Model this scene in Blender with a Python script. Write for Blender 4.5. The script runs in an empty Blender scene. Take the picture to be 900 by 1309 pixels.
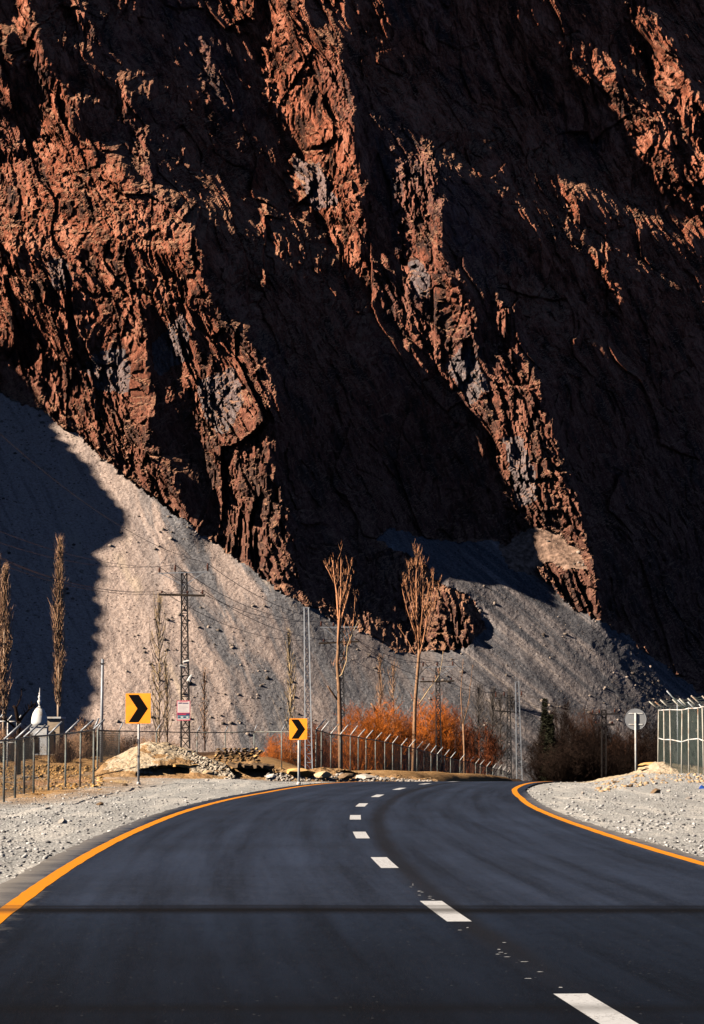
import bpy, bmesh, math, random
import numpy as np
from mathutils import Vector, Matrix

# ------------------------------------------------------------------ camera, world, sun, exposure
sc = bpy.context.scene
COL = sc.collection
F, CX, CY, HY, CAMH = 3500.0, 450.0, 654.5, 940.0, 1.5     # focal length etc. in units of the 900x1309 photograph
PITCH = math.atan((HY - CY) / F)
cam_d = bpy.data.cameras.new('camera')
cam = bpy.data.objects.new('camera', cam_d)
COL.objects.link(cam)
cam.location = (0, 0, CAMH)
cam.rotation_euler = (math.pi / 2 + PITCH, 0, 0)
cam_d.sensor_fit = 'VERTICAL'
cam_d.sensor_height = 36.0
cam_d.sensor_width = 36.0 * 900 / 1309
cam_d.lens = F / 1309 * 36.0
cam_d.clip_end = 6000
cam_d.clip_start = 0.1
sc.camera = cam

S = Vector((-0.82, -0.30, 0.50)).normalized()      # direction towards the sun
SUN_EL = math.asin(S.z)
SUN_AZ = math.atan2(S.x, S.y)                       # clockwise from +Y
world = bpy.data.worlds.new('World')
sc.world = world
world.use_nodes = True
wn = world.node_tree
sky = wn.nodes.new('ShaderNodeTexSky')
sky.sky_type = 'NISHITA'
sky.sun_disc = False
sky.sun_elevation = SUN_EL
sky.sun_rotation = SUN_AZ
sky.altitude = 2500
sky.air_density = 0.16
sky.ozone_density = 1.6
sky.dust_density = 0.1
bg = wn.nodes['Background']
wn.links.new(sky.outputs[0], bg.inputs[0])
bg.inputs[1].default_value = 0.05
sun_d = bpy.data.lights.new('sun', 'SUN')
sun_d.energy = 5.0
sun_d.angle = math.radians(0.5)
sun_d.color = (1.0, 0.82, 0.63)
sun = bpy.data.objects.new('sun', sun_d)
COL.objects.link(sun)
sun.rotation_euler = (-S).to_track_quat('-Z', 'Y').to_euler()
sc.view_settings.view_transform = 'Standard'
sc.view_settings.look = 'None'
sc.view_settings.exposure = 1.15
sc.view_settings.gamma = 1.0
sc.cycles.max_bounces = 4
sc.cycles.diffuse_bounces = 0
sc.cycles.transparent_max_bounces = 8

rng = random.Random(7)

# ------------------------------------------------------------------ small helpers
def ray(u, v):
    """direction (per metre of y) of the sight line through photograph pixel u, v"""
    c, s = math.cos(PITCH), math.sin(PITCH)
    x, z = (u - CX) / F, -(v - CY) / F
    return x / (c - z * s), (s + z * c) / (c - z * s)

def P(u, v, y):
    a, b = ray(u, v)
    return Vector((a * y, y, CAMH + b * y))

def sstep(a, b, x):
    t = np.clip((x - a) / (b - a), 0, 1)
    return t * t * (3 - 2 * t)

def hash2(ix, iy, seed):
    n = (ix.astype(np.int64) * 374761393 + iy.astype(np.int64) * 668265263 + seed * 2147483647) & 0xffffffff
    n = ((n ^ (n >> 13)) * 1274126177) & 0xffffffff
    n = ((n ^ (n >> 16)) * 2246822519) & 0xffffffff
    n = n ^ (n >> 15)
    return n.astype(np.float64) / 4294967296.0

def vnoise(x, y, seed=0):
    ix, iy = np.floor(x), np.floor(y)
    fx, fy = x - ix, y - iy
    def g(a, b):
        h = hash2(ix + a, iy + b, seed) * 2 * np.pi
        return np.cos(h) * (fx - a) + np.sin(h) * (fy - b)
    u = fx * fx * fx * (fx * (fx * 6 - 15) + 10)
    w = fy * fy * fy * (fy * (fy * 6 - 15) + 10)
    return ((g(0, 0) * (1 - u) + g(1, 0) * u) * (1 - w) + (g(0, 1) * (1 - u) + g(1, 1) * u) * w) * 1.5

def fbm(x, y, octv=4, seed=0, gain=0.5):
    s, a = 0, 1.0
    for k in range(octv):
        s = s + a * vnoise(x, y, seed + k * 17)
        x, y, a = x * 2.03 + 5.1, y * 2.03 - 3.7, a * gain
    return s

def ridged(x, y, octv=4, seed=0, gain=0.5):
    s, a = 0, 1.0
    for k in range(octv):
        s = s + a * (1 - 2 * np.abs(vnoise(x, y, seed + k * 13)))
        x, y, a = x * 2.07 + 1.7, y * 2.07 + 9.2, a * gain
    return s

def facets(x, y, seed=0, tilt=0.9):
    """blocky crags: each Voronoi cell is a tilted plane of its own level"""
    ix, iy = np.floor(x), np.floor(y)
    best = np.full(x.shape, 9e9); val = np.zeros(x.shape); sec = np.full(x.shape, 9e9)
    for a in (-1, 0, 1):
        for b in (-1, 0, 1):
            jx, jy = ix + a, iy + b
            px = jx + 0.1 + 0.8 * hash2(jx, jy, seed); py = jy + 0.1 + 0.8 * hash2(jx, jy, seed + 1)
            dx, dy = x - px, y - py
            d = dx * dx + dy * dy
            v = (hash2(jx, jy, seed + 2) - 0.5) + tilt * ((hash2(jx, jy, seed + 3) - 0.5) * 2 * dx + (hash2(jx, jy, seed + 4) - 0.5) * dy)
            m = d < best
            sec = np.where(m, best, np.minimum(sec, d))
            val = np.where(m, v, val); best = np.where(m, d, best)
    return val, np.sqrt(sec) - np.sqrt(best)

def setp(o, label=None, cat=None, group=None, kind=None):
    for k, v in (('label', label), ('category', cat), ('group', group), ('kind', kind)):
        if v: o[k] = v
    return o

def mesh_from(name, verts, faces, mat=None, parent=None, smooth=False, loc=None):
    me = bpy.data.meshes.new(name)
    me.from_pydata([tuple(v) for v in verts], [], faces)
    me.update()
    if mat is not None:
        for m in (mat if isinstance(mat, (list, tuple)) else [mat]): me.materials.append(m)
    if smooth: me.polygons.foreach_set('use_smooth', [True] * len(me.polygons))
    o = bpy.data.objects.new(name, me)
    COL.objects.link(o)
    if parent is not None: o.parent = parent
    if loc is not None: o.location = loc
    return o

def grid_mesh(name, X, Y, Z, mat, smooth=False):
    """X, Y, Z: 2-D arrays (rows, columns)"""
    r, c = X.shape
    me = bpy.data.meshes.new(name)
    co = np.stack([X, Y, Z], -1).reshape(-1).astype(np.float32)
    me.vertices.add(r * c); me.vertices.foreach_set('co', co)
    i = (np.arange(r - 1)[:, None] * c + np.arange(c - 1)[None, :]).reshape(-1)
    q = np.stack([i, i + 1, i + c + 1, i + c], -1).reshape(-1).astype(np.int32)
    n = (r - 1) * (c - 1)
    me.loops.add(4 * n); me.loops.foreach_set('vertex_index', q)
    me.polygons.add(n)
    me.polygons.foreach_set('loop_start', np.arange(0, 4 * n, 4, dtype=np.int32))
    me.polygons.foreach_set('loop_total', np.full(n, 4, dtype=np.int32))
    me.polygons.foreach_set('use_smooth', np.full(n, bool(smooth)))
    me.update(calc_edges=True)
    me.materials.append(mat)
    o = bpy.data.objects.new(name, me)
    COL.objects.link(o)
    return o

class NT:
    """tiny node tree writer"""
    def __init__(self, name, rough=0.9, spec=0.2):
        self.m = bpy.data.materials.new(name); self.m.use_nodes = True
        self.t = self.m.node_tree; self.n = self.t.nodes; self.l = self.t.links
        self.b = self.n['Principled BSDF']
        self.b.inputs['Roughness'].default_value = rough
        self.b.inputs['Specular IOR Level'].default_value = spec
        self.tc = self.n.new('ShaderNodeTexCoord')
    def add(self, typ, **kw):
        nd = self.n.new(typ)
        for k, v in kw.items(): setattr(nd, k, v)
        return nd
    def map(self, scale=(1, 1, 1), rot=(0, 0, 0), src='Object'):
        mp = self.add('ShaderNodeMapping')
        mp.inputs['Scale'].default_value = scale; mp.inputs['Rotation'].default_value = rot
        self.l.new(self.tc.outputs[src], mp.inputs[0]); return mp.outputs[0]
    def map2(self, ang, scale):
        """turn the coordinates about the y axis first, then stretch them"""
        a = self.add('ShaderNodeMapping'); a.inputs['Rotation'].default_value = (0, math.radians(ang), 0)
        self.l.new(self.tc.outputs['Object'], a.inputs[0])
        b = self.add('ShaderNodeMapping'); b.inputs['Scale'].default_value = scale
        self.l.new(a.outputs[0], b.inputs[0]); return b.outputs[0]
    def noise(self, scale, detail=4, vec=None, rough=0.55, dist=0):
        nd = self.add('ShaderNodeTexNoise')
        nd.inputs['Scale'].default_value = scale; nd.inputs['Detail'].default_value = detail
        nd.inputs['Roughness'].default_value = rough; nd.inputs['Distortion'].default_value = dist
        self.l.new(vec if vec is not None else self.tc.outputs['Object'], nd.inputs['Vector'])
        return nd.outputs['Fac']
    def voro(self, scale, vec=None, feature='F1', out='Distance', rand=1.0):
        nd = self.add('ShaderNodeTexVoronoi', feature=feature)
        nd.inputs['Scale'].default_value = scale
        nd.inputs['Randomness'].default_value = rand
        self.l.new(vec if vec is not None else self.tc.outputs['Object'], nd.inputs['Vector'])
        return nd.outputs[out]
    def ramp(self, fac, stops):
        nd = self.add('ShaderNodeValToRGB'); cr = nd.color_ramp
        while len(cr.elements) < len(stops): cr.elements.new(0.5)
        for e, (p, c) in zip(cr.elements, stops):
            e.position = p; e.color = (c[0], c[1], c[2], 1) if len(c) == 3 else c
        self.l.new(fac, nd.inputs[0]); return nd.outputs[0]
    def val(self, fac, a, b, c=0.0, d=1.0):
        nd = self.add('ShaderNodeMapRange'); nd.clamp = True
        for i, v in enumerate((a, b, c, d)): nd.inputs[i + 1].default_value = v
        self.l.new(fac, nd.inputs[0]); return nd.outputs[0]
    def mix(self, fac, a, b, mode='MIX'):
        nd = self.add('ShaderNodeMix', data_type='RGBA', blend_type=mode)
        for s_, v in ((nd.inputs[0], fac), (nd.inputs[6], a), (nd.inputs[7], b)):
            if isinstance(v, (int, float)): s_.default_value = v
            elif isinstance(v, (tuple, list)): s_.default_value = (v[0], v[1], v[2], 1)
            else: self.l.new(v, s_)
        return nd.outputs[2]
    def math(self, op, a, b=0.0):
        nd = self.add('ShaderNodeMath', operation=op)
        for s_, v in zip(nd.inputs, (a, b)):
            if isinstance(v, (int, float)): s_.default_value = v
            else: self.l.new(v, s_)
        return nd.outputs[0]
    def base(self, c):
        if isinstance(c, (tuple, list)): self.b.inputs['Base Color'].default_value = (c[0], c[1], c[2], 1)
        else: self.l.new(c, self.b.inputs['Base Color'])
    def bump(self, h, strength=0.5, dist=0.05):
        nd = self.add('ShaderNodeBump')
        nd.inputs['Strength'].default_value = strength; nd.inputs['Distance'].default_value = dist
        self.l.new(h, nd.inputs['Height']); self.l.new(nd.outputs[0], self.b.inputs['Normal'])
    def sep(self, src='Object'):
        nd = self.add('ShaderNodeSeparateXYZ'); self.l.new(self.tc.outputs[src], nd.inputs[0]); return nd.outputs

def flat_mat(name, col, rough=0.7, metal=0.0, var=0.25, scale=8.0, spec=0.3, dirt=None):
    t = NT(name, rough, spec)
    n = t.noise(scale, 5)
    a = tuple(c * (1 - var) for c in col); b = tuple(min(1, c * (1 + var)) for c in col)
    c = t.ramp(n, [(0.3, a), (0.7, b)])
    if dirt:
        c = t.mix(t.val(t.noise(scale * 0.6, 6, rough=0.7), 0.5, 0.68), c, dirt)
    t.base(c); t.b.inputs['Metallic'].default_value = metal
    t.bump(t.noise(scale * 4, 4), 0.25, 0.01)
    return t.m

# ------------------------------------------------------------------ materials
def rock_material(name='mountain_rock', grey_amt=0.0):
    t = NT(name, 0.95, 0.05)
    v = t.map2(20, (1, 0.6, 0.40))
    big = t.noise(0.045, 4, v); mid = t.noise(0.42, 8, v, 0.74, 0.3); fine = t.noise(1.8, 6, v, 0.8)
    c = t.ramp(mid, [(0.34, (0.045, 0.034, 0.036)), (0.43, (0.17, 0.080, 0.058)), (0.51, (0.57, 0.190, 0.112)), (0.61, (0.92, 0.40, 0.265))])
    grey = t.ramp(fine, [(0.34, (0.06, 0.055, 0.066)), (0.52, (0.20, 0.175, 0.19)), (0.68, (0.46, 0.40, 0.41))])
    c = t.mix(t.val(big, 0.50, 0.64, 0, 0.6), c, grey)
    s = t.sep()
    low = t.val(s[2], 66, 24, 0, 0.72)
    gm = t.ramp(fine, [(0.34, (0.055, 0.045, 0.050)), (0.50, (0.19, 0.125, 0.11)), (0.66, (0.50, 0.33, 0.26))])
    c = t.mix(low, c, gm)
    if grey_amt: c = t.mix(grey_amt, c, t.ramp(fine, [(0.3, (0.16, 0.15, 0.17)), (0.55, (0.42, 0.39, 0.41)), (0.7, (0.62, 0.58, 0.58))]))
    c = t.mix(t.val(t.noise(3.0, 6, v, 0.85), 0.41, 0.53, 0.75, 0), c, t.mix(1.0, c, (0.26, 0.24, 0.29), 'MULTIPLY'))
    # dust settles where the rock lies back
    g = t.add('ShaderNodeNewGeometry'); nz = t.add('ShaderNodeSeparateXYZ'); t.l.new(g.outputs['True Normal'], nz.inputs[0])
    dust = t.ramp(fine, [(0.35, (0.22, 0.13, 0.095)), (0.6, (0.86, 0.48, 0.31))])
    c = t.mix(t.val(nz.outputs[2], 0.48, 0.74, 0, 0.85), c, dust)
    t.base(c)
    h = t.math('ADD', t.math('MULTIPLY', t.noise(1.1, 10, v, 0.82), 1.0), t.math('MULTIPLY', t.voro(1.7, v, out='Color'), 0.45))
    t.bump(h, 1.0, 1.3)
    return t.m

def scree_material():
    t = NT('scree', 0.95, 0.05)
    v = t.map((1, 1, 1))
    sa = t.map2(24, (0.30, 0.05, 0.035)); sb = t.map2(50, (0.80, 0.04, 0.018))
    s = t.sep()
    right = t.val(s[0], 7, 17)
    a1 = t.noise(1.0, 6, sa, 0.6, 0.7); a2 = t.noise(1.0, 6, sb, 0.6, 0.35)
    b = t.noise(3.0, 8, v, 0.85)
    tan = t.ramp(b, [(0.32, (0.22, 0.16, 0.145)), (0.5, (0.52, 0.425, 0.385)), (0.70, (0.76, 0.66, 0.62))])
    gry = t.ramp(b, [(0.32, (0.065, 0.068, 0.080)), (0.5, (0.175, 0.18, 0.20)), (0.70, (0.40, 0.40, 0.43))])
    drk = t.ramp(b, [(0.32, (0.042, 0.044, 0.054)), (0.5, (0.105, 0.110, 0.128)), (0.70, (0.26, 0.26, 0.28))])
    leftc = t.mix(t.math('MULTIPLY', t.val(a1, 0.42, 0.52), t.val(t.math('ADD', s[0], t.math('MULTIPLY', s[2], 0.35)), -19, -13)), tan, gry)
    leftc = t.mix(t.val(a1, 0.60, 0.68, 0, 0.7), leftc, (0.60, 0.50, 0.41))
    rightc = t.mix(t.val(a2, 0.46, 0.64), drk, t.mix(0.35, gry, tan)); rightc = t.mix(t.val(a2, 0.62, 0.68, 0, 0.6), rightc, (0.55, 0.47, 0.40))
    leftc = t.mix(t.math('MULTIPLY', t.val(s[0], -20, 4, 0, 0.68), t.val(a1, 0.58, 0.46, 0.1, 1)), leftc, drk)
    c = t.mix(right, leftc, rightc)
    a3 = t.noise(1.0, 5, t.map2(30, (1.3, 0.12, 0.06)), 0.65, 0.5)
    c = t.mix(t.val(a3, 0.48, 0.38, 0, 0.45), c, t.mix(1.0, c, (0.45, 0.46, 0.50), 'MULTIPLY'))
    c = t.mix(t.val(t.noise(1.7, 5, v, 0.75), 0.40, 0.33, 0, 0.75), c, (0.07, 0.055, 0.05))
    c = t.mix(t.val(t.noise(2.6, 5, v, 0.8), 0.62, 0.70, 0, 0.6), c, (0.66, 0.56, 0.48))
    c = t.mix(t.val(t.voro(1.1, v), 0.17, 0.10, 0, 0.85), c, (0.045, 0.035, 0.034))
    t.base(c)
    h = t.math('ADD', t.noise(2.4, 8, v, 0.85), t.math('MULTIPLY', t.voro(3.0, v), 0.3))
    t.bump(h, 0.9, 0.11)
    return t.m

SHADE_EDGE = [(60,530),(100,585),(130,622),(160,655),(158,688),(124,706),(122,745),(128,800),(118,860),(110,930)]
DEBUG_RELIEF = False
M_ROCK = rock_material(); M_SCREE = scree_material()

# ------------------------------------------------------------------ the mountain: one relief, laid out in metres (x across, z up, y = distance)
W4, H4 = 225, 330
def raster(polys, default=0.0, blur=1):
    """polys: list of (value, [(u, v), ...]) in photograph units, later ones on top; returned at quarter size"""
    yy, xx = np.mgrid[0:H4, 0:W4]
    xx = xx * 4.0 + 2; yy = yy * 4.0 + 2
    out = np.full((H4, W4), default)
    for val, pts in polys:
        ins = np.zeros((H4, W4), bool); n = len(pts)
        for i in range(n):
            x0, y0 = pts[i]; x1, y1 = pts[(i + 1) % n]
            if y0 == y1: continue
            c = (y0 > yy) != (y1 > yy)
            ins ^= c & (xx < (x1 - x0) * (yy - y0) / (y1 - y0) + x0)
        out[ins] = val
    for _ in range(blur):
        p = np.pad(out, 1, mode='edge')
        out = (p[:-2, 1:-1] + p[2:, 1:-1] + p[1:-1, :-2] + p[1:-1, 2:] + 4 * p[1:-1, 1:-1]) / 8
    return out

def sample(img, u, v):
    x = np.clip(u / 4 - 0.5, 0, W4 - 1.001); y = np.clip(v / 4 - 0.5, 0, H4 - 1.001)
    ix = x.astype(int); iy = y.astype(int); fx = x - ix; fy = y - iy
    return (img[iy, ix] * (1 - fx) + img[iy, ix + 1] * fx) * (1 - fy) + (img[iy + 1, ix] * (1 - fx) + img[iy + 1, ix + 1] * fx) * fy

# where spurs turn their flank to the sun (1) and where the relief turns away from it (0)
LIT = [
 (1, [(-10,190),(30,190),(45,165),(55,130),(95,118),(97,155),(80,185),(125,185),(150,200),(165,235),(190,240),(215,250),(235,270),(245,300),(255,345),(262,385),(300,420),(335,450),(352,520),(345,590),(360,650),(378,745),(330,738),(262,690),(190,635),(130,585),(66,532),(60,505),(20,470),(-10,440)]),
 (0, [(182,375),(205,395),(215,440),(240,490),(252,560),(275,640),(280,688),(262,690),(235,650),(215,600),(190,560),(192,500),(180,440)]),
 (0.55, [(250,350),(300,420),(300,500),(262,470),(235,420)]),
 (1, [(15,0),(35,0),(50,60),(70,110),(72,150),(52,150),(40,90),(20,30)]),
 (1, [(-10,35),(4,35),(10,90),(10,150),(-10,150)]),
 (0.9, [(82,10),(100,5),(118,45),(105,55)]),
 (0.9, [(125,115),(150,108),(170,135),(168,152),(135,140)]),
 (0.9, [(165,160),(178,160),(188,190),(196,235),(182,225),(172,190)]),
 (0.8, [(150,0),(170,0),(172,25),(160,20)]),
 (0.8, [(248,55),(262,55),(275,95),(290,150),(278,145),(262,100)]),
 (0.8, [(226,112),(242,108),(262,150),(250,150)]),
 (0.8, [(224,183),(232,183),(234,215),(228,215)]),
 (0.8, [(285,0),(318,0),(322,25),(300,40),(286,25)]),
 (1, [(330,0),(382,0),(392,40),(432,60),(446,130),(455,200),(464,290),(452,340),(425,310),(398,262),(385,285),(366,262),(364,225),(384,195),(362,165),(345,130),(338,100),(325,95),(335,60)]),
 (0.9, [(410,275),(430,285),(455,335),(500,345),(505,400),(530,440),(545,470),(520,440),(490,402),(470,370),(440,335)]),
 (0.8, [(405,0),(440,0),(440,25),(420,20)]),
 (0.9, [(465,0),(480,0),(502,45),(490,50),(470,25)]),
 (0.8, [(538,35),(548,40),(548,60),(540,55)]),
 (1, [(493,198),(520,195),(555,206),(566,245),(558,265),(562,330),(592,372),(606,420),(632,380),(646,392),(658,445),(682,480),(695,520),(712,590),(730,640),(756,705),(762,800),(735,775),(700,750),(665,722),(648,700),(654,680),(640,620),(620,570),(600,525),(572,497),(545,442),(505,405),(512,350),(505,290),(493,240)]),
 (0.0, [(600,430),(625,400),(640,450),(655,480),(640,490),(615,450)]),
 (1, [(650,688),(680,674),(720,695),(752,712),(764,795),(735,775),(700,750),(665,722)]),
 (1, [(715,70),(782,92),(790,122),(830,140),(870,180),(905,225),(905,295),(860,262),(830,232),(800,190),(780,150),(745,112)]),
 (0.0, [(830,165),(850,165),(885,235),(870,225)]),
 (0.75, [(790,0),(830,20),(875,100),(905,150),(905,215),(870,170),(835,130),(822,70)]),
 (0.9, [(700,232),(722,234),(746,252),(728,292),(715,262)]),
 (0.9, [(745,310),(765,330),(782,360),(797,395),(785,406),(765,372)]),
 (0.8, [(322,255),(340,265),(345,290),(368,325),(360,330),(338,298)]),
 (0.9, [(308,346),(332,346),(343,365),(338,378),(315,360)]),
 (0.9, [(380,330),(398,326),(414,345),(405,352)]),
 (0.9, [(508,772),(540,760),(560,742),(575,770),(600,788),(622,800),(600,832),(520,832)]),
 (0, [(520,790),(535,790),(540,815),(522,820)]), (0, [(596,795),(622,790),(622,830),(604,830)]),
]
SCR = [
 (1, [(648,702),(656,686),(682,674),(712,684),(738,704),(752,726),(728,730),(700,718),(680,728),(662,716)]),
 (1, [(-300,400),(0,503),(65,530),(130,582),(190,632),(260,684),(330,737),(380,767),(430,792),(480,816),(512,834),(600,832),(622,800),(608,770),(560,740),(520,705),(480,690),(500,676),(570,692),(640,694),(680,728),(735,778),(800,812),(850,852),(905,890),(1100,980),(1100,1320),(-300,1320)]),
]
GEN = [
 (1.15, [(-10,215),(40,200),(95,180),(150,200),(215,245),(250,300),(240,330),(180,320),(110,310),(90,335),(50,320),(-10,310)]),
 (1.3, [(650,690),(680,674),(720,695),(735,712),(700,712),(665,712)]),
 (1.1, [(715,70),(782,92),(790,120),(750,100)]), (1.1, [(790,122),(830,140),(850,160),(800,150)]),
 (0.95, [(495,198),(520,195),(555,206),(550,222),(500,215)]),
 (1.0, [(700,232),(722,234),(746,252),(715,250)]), (1.0, [(308,346),(332,346),(343,360),(315,360)]),
 (0.9, [(340,130),(350,100),(372,125),(365,150)]),
]
KNOBM = raster([(1, [(636,700),(650,676),(682,666),(716,678),(752,706),(768,735),(700,742),(650,728)])], 0.0, 1)
GREYM = raster([(1, [(100,470),(125,450),(160,440),(165,505),(125,498)]), (1, [(250,490),(300,468),(312,520),(285,562),(262,540)]), (1, [(190,440),(235,400),(242,462),(200,482)]),
    (1, [(365,200),(410,210),(432,262),(400,272)]), (1, [(520,330),(545,335),(550,380),(530,390)]), (1, [(565,470),(600,440),(625,500),(600,520)]), (1, [(640,560),(665,560),(690,640),(660,650)]), (1, [(60,335),(85,330),(95,370),(70,372)])], 0.0, 2)
GENM = raster(GEN, 0.0, 2)
LITM = raster(LIT, 0.0, 1); SCRM = raster(SCR, 0.0, 0)
LITS = raster(LIT, 0.0, 3)

def uv_of(x, y, z):
    c, s = math.cos(PITCH), math.sin(PITCH)
    dz = z - CAMH
    d = y * c + dz * s
    return CX + F * x / d, CY - F * (dz * c - y * s) / d

def poisson(gx, gz, h):
    """least-squares surface for the wanted slopes (cosine transform by mirrored FFT)"""
    r, c = gx.shape
    dx = gx.copy(); dx[:, -1] = 0
    dz = gz.copy(); dz[-1, :] = 0
    div = dx.copy(); div[:, 1:] -= dx[:, :-1]
    div += dz; div[1:, :] -= dz[:-1, :]
    div *= h
    def mir(a): a = np.concatenate([a, a[:, ::-1]], 1); return np.concatenate([a, a[::-1]], 0)
    m = mir(div)
    Fm = np.fft.fft2(m)
    ky = 2 * np.cos(2 * np.pi * (np.arange(2 * r)) / (2 * r)) - 2
    kx = 2 * np.cos(2 * np.pi * (np.arange(2 * c)) / (2 * c)) - 2
    # mirrored signal of even symmetry about the half sample keeps the same eigenvalues
    den = ky[:, None] + kx[None, :]; den[0, 0] = 1
    Fm /= den; Fm[0, 0] = 0
    return np.real(np.fft.ifft2(Fm))[:r, :c]

MX0, MX1, MZ0, MZ1 = -62.0, 92.0, -8.0, 146.0
hc = 0.7
cxs = np.arange(MX0, MX1 + 1e-6, hc); czs = np.arange(MZ0, MZ1 + 1e-6, hc)
CXG, CZG = np.meshgrid(cxs, czs)

def bil(img, x, z):
    a = np.clip((x - MX0) / hc, 0, img.shape[1] - 1.001); b = np.clip((z - MZ0) / hc, 0, img.shape[0] - 1.001)
    i = a.astype(int); j = b.astype(int); fa = a - i; fb = b - j
    return (img[j, i] * (1 - fa) + img[j, i + 1] * fa) * (1 - fb) + (img[j + 1, i] * (1 - fa) + img[j + 1, i + 1] * fa) * fb
def blur(a, n=1):
    for _ in range(n):
        p = np.pad(a, 1, mode='edge')
        a = (p[:-2, 1:-1] + p[2:, 1:-1] + p[1:-1, :-2] + p[1:-1, 2:] + 2 * p[1:-1, 1:-1]) / 6
    return a
def in_sun(d):
    """which parts of the relief the sun reaches: facing it, and nothing in the way"""
    fz_, fx_ = np.gradient(d, hc)
    ns = (-fx_ * -S.x * 1.0 - S.y + fz_ * S.z) / np.sqrt(1 + fx_ ** 2 + fz_ ** 2)
    clear = np.ones(d.shape, bool)
    for t in np.concatenate([np.arange(1.5, 20, 1.0), np.arange(20, 90, 2.5)]):
        x = CXG + S.x * t; z = CZG + S.z * t; y = d + S.y * t
        clear &= ~((y > bil(d, x, z) + 0.15) & (x > MX0) & (z < MZ1))
    return ns, clear
def crags(x, z):
    """large broken planes; strata lean from upper left to lower right"""
    ca, sa = math.cos(math.radians(20)), math.sin(math.radians(20))
    T = x * ca + z * sa * 0.9; L = -x * sa + z * ca
    T2 = T + 2.2 * fbm(T * 0.10, L * 0.06, 2, 71); L2 = L + 2.2 * fbm(T * 0.10 + 31, L * 0.06, 2, 77)
    f1, e1 = facets(T2 * 0.13, L2 * 0.055, 101, 1.1)
    f2, e2 = facets(T2 * 0.33 + 0.4 * f1, L2 * 0.125, 111, 1.3)
    rg = ridged(T2 * 0.16, L2 * 0.045, 4, 141, 0.45)
    return -(2.6 * f1 + 1.8 * f2) - 0.6 * rg, T2, L2, f1, f2, e2
CRG = crags(CXG, CZG)[0]
dep = 300 + 0.45 * (CXG + 30) + np.minimum(CZG, 40) * 1.4 + np.maximum(CZG - 40, 0) * 0.5
i0 = int((0 - MZ0) / hc); j0 = int((-30 - MX0) / hc)
ax = np.zeros_like(dep)
NIT = 34
for it in range(NIT):
    uu, vv = uv_of(CXG, dep, CZG)
    lit = sample(LITS, uu, vv); scr = sample(SCRM, uu, vv)
    lit = np.where(uu < 0, sample(LITS, 0 * uu + 2, vv), lit)
    gen = sample(GENM, uu, vv)
    above = sstep(-5, -60, vv); beyond = sstep(905, 960, uu)
    lit = lit * (1 - above) + 0.42 * above; lit = lit * (1 - beyond); gen = np.maximum(gen * (1 - above), 1.0 * above)
    rockm = scr < 0.5
    if it > 4:
        am = (0.36 + 0.64 * lit) * (1 - 0.62 * np.clip(gen, 0, 1)) * rockm
        ns, clear = in_sun(dep + CRG * am)
        sun_now = np.clip((ns + 0.02) / 0.3, 0, 1) * clear
        inf = (1 - above) * (1 - beyond)
        e_dark = np.clip(sun_now - lit, 0, 1) * rockm * (lit < 0.45) * inf
        e_lit = np.clip(lit - sun_now, 0, 1) * rockm * (lit > 0.45) * inf
        sh = blur(((e_lit + 0.7 * (~rockm & (uu > 640) & (vv > 765) & (uu < 920))) * ~clear).astype(float), 5)
        sh = (np.roll(sh, -5, 1) + np.roll(sh, -10, 1) + np.roll(np.roll(sh, -16, 1), 8, 0)) / 2.4
        ax += 0.28 * blur(e_dark, 1) - 0.30 * blur(e_lit * clear, 1) - 0.24 * sh
        ax = np.clip(ax, -1.6, 1.3)
        ax = np.where(rockm, ax, blur(ax, 4) * 0.9)
    gx = np.where(rockm, 0.88 - 1.5 * lit + ax, np.where(uu > 560, 0.42, 0.20))
    gz = np.where(rockm, np.maximum(0.42 + 0.12 * lit, gen), 1.42)
    new = poisson(gx, gz, hc)
    new = new - new[i0, j0] + 300
    dep = 0.5 * dep + 0.5 * new
if DEBUG_RELIEF:
    print('RELIEF', NIT, 'dark wrongly lit', float(e_dark.mean()), 'lit wrongly dark', float(e_lit.mean()))
dep_c = dep

hf = 0.175
xs = np.arange(MX0, MX1 + 1e-6, hf); zs = np.arange(MZ0, MZ1 + 1e-6, hf)
XG, ZG = np.meshgrid(xs, zs)
D = bil(dep_c, XG, ZG)
U, V = uv_of(XG, D, ZG)
wob = 9 * fbm(XG * 0.12, ZG * 0.08, 4, 3); wob2 = 9 * fbm(XG * 0.12 + 40, ZG * 0.08, 4, 9)
lit = sample(LITM, U + wob, V + wob2)
scr = sample(SCRM, U + 4 * fbm(XG * 0.3, ZG * 0.3, 3, 31), V + 5 * fbm(XG * 0.3, ZG * 0.3, 3, 33))
lit = np.where(U < 0, sample(LITM, np.zeros_like(U) + 2, V), lit)
lit = lit * (1 - sstep(-5, -60, V)) * (1 - sstep(905, 960, U)) + 0.42 * sstep(-5, -60, V)
amp = (0.36 + 0.64 * lit) * (1 - 0.62 * np.clip(sample(GENM, U, V), 0, 1))
cd, T2, L2, f1, f2, e2 = crags(XG, ZG)
f3, e3 = facets(T2 * 0.90, L2 * 0.38 + f2, 121, 1.4)
f4, e4 = facets(T2 * 2.1, L2 * 1.0 + f3, 131, 1.4)
rock = (cd - 1.05 * f3 - 0.62 * f4 - 0.15 * fbm(XG * 1.0, ZG * 0.7, 4, 151, 0.6)
        + 0.35 * np.exp(-(e2 / 0.06) ** 2) + 0.15 * np.exp(-(e3 / 0.08) ** 2)) * amp
rock = rock - 0.28 * facets(XG * 1.3, ZG * 1.3, 161, 1.0)[0] * np.clip(sample(GENM, U, V), 0, 1) * 1.6
LS = -XG * 0.55 + ZG * 0.83; TS = XG * 0.83 + ZG * 0.55
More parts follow.
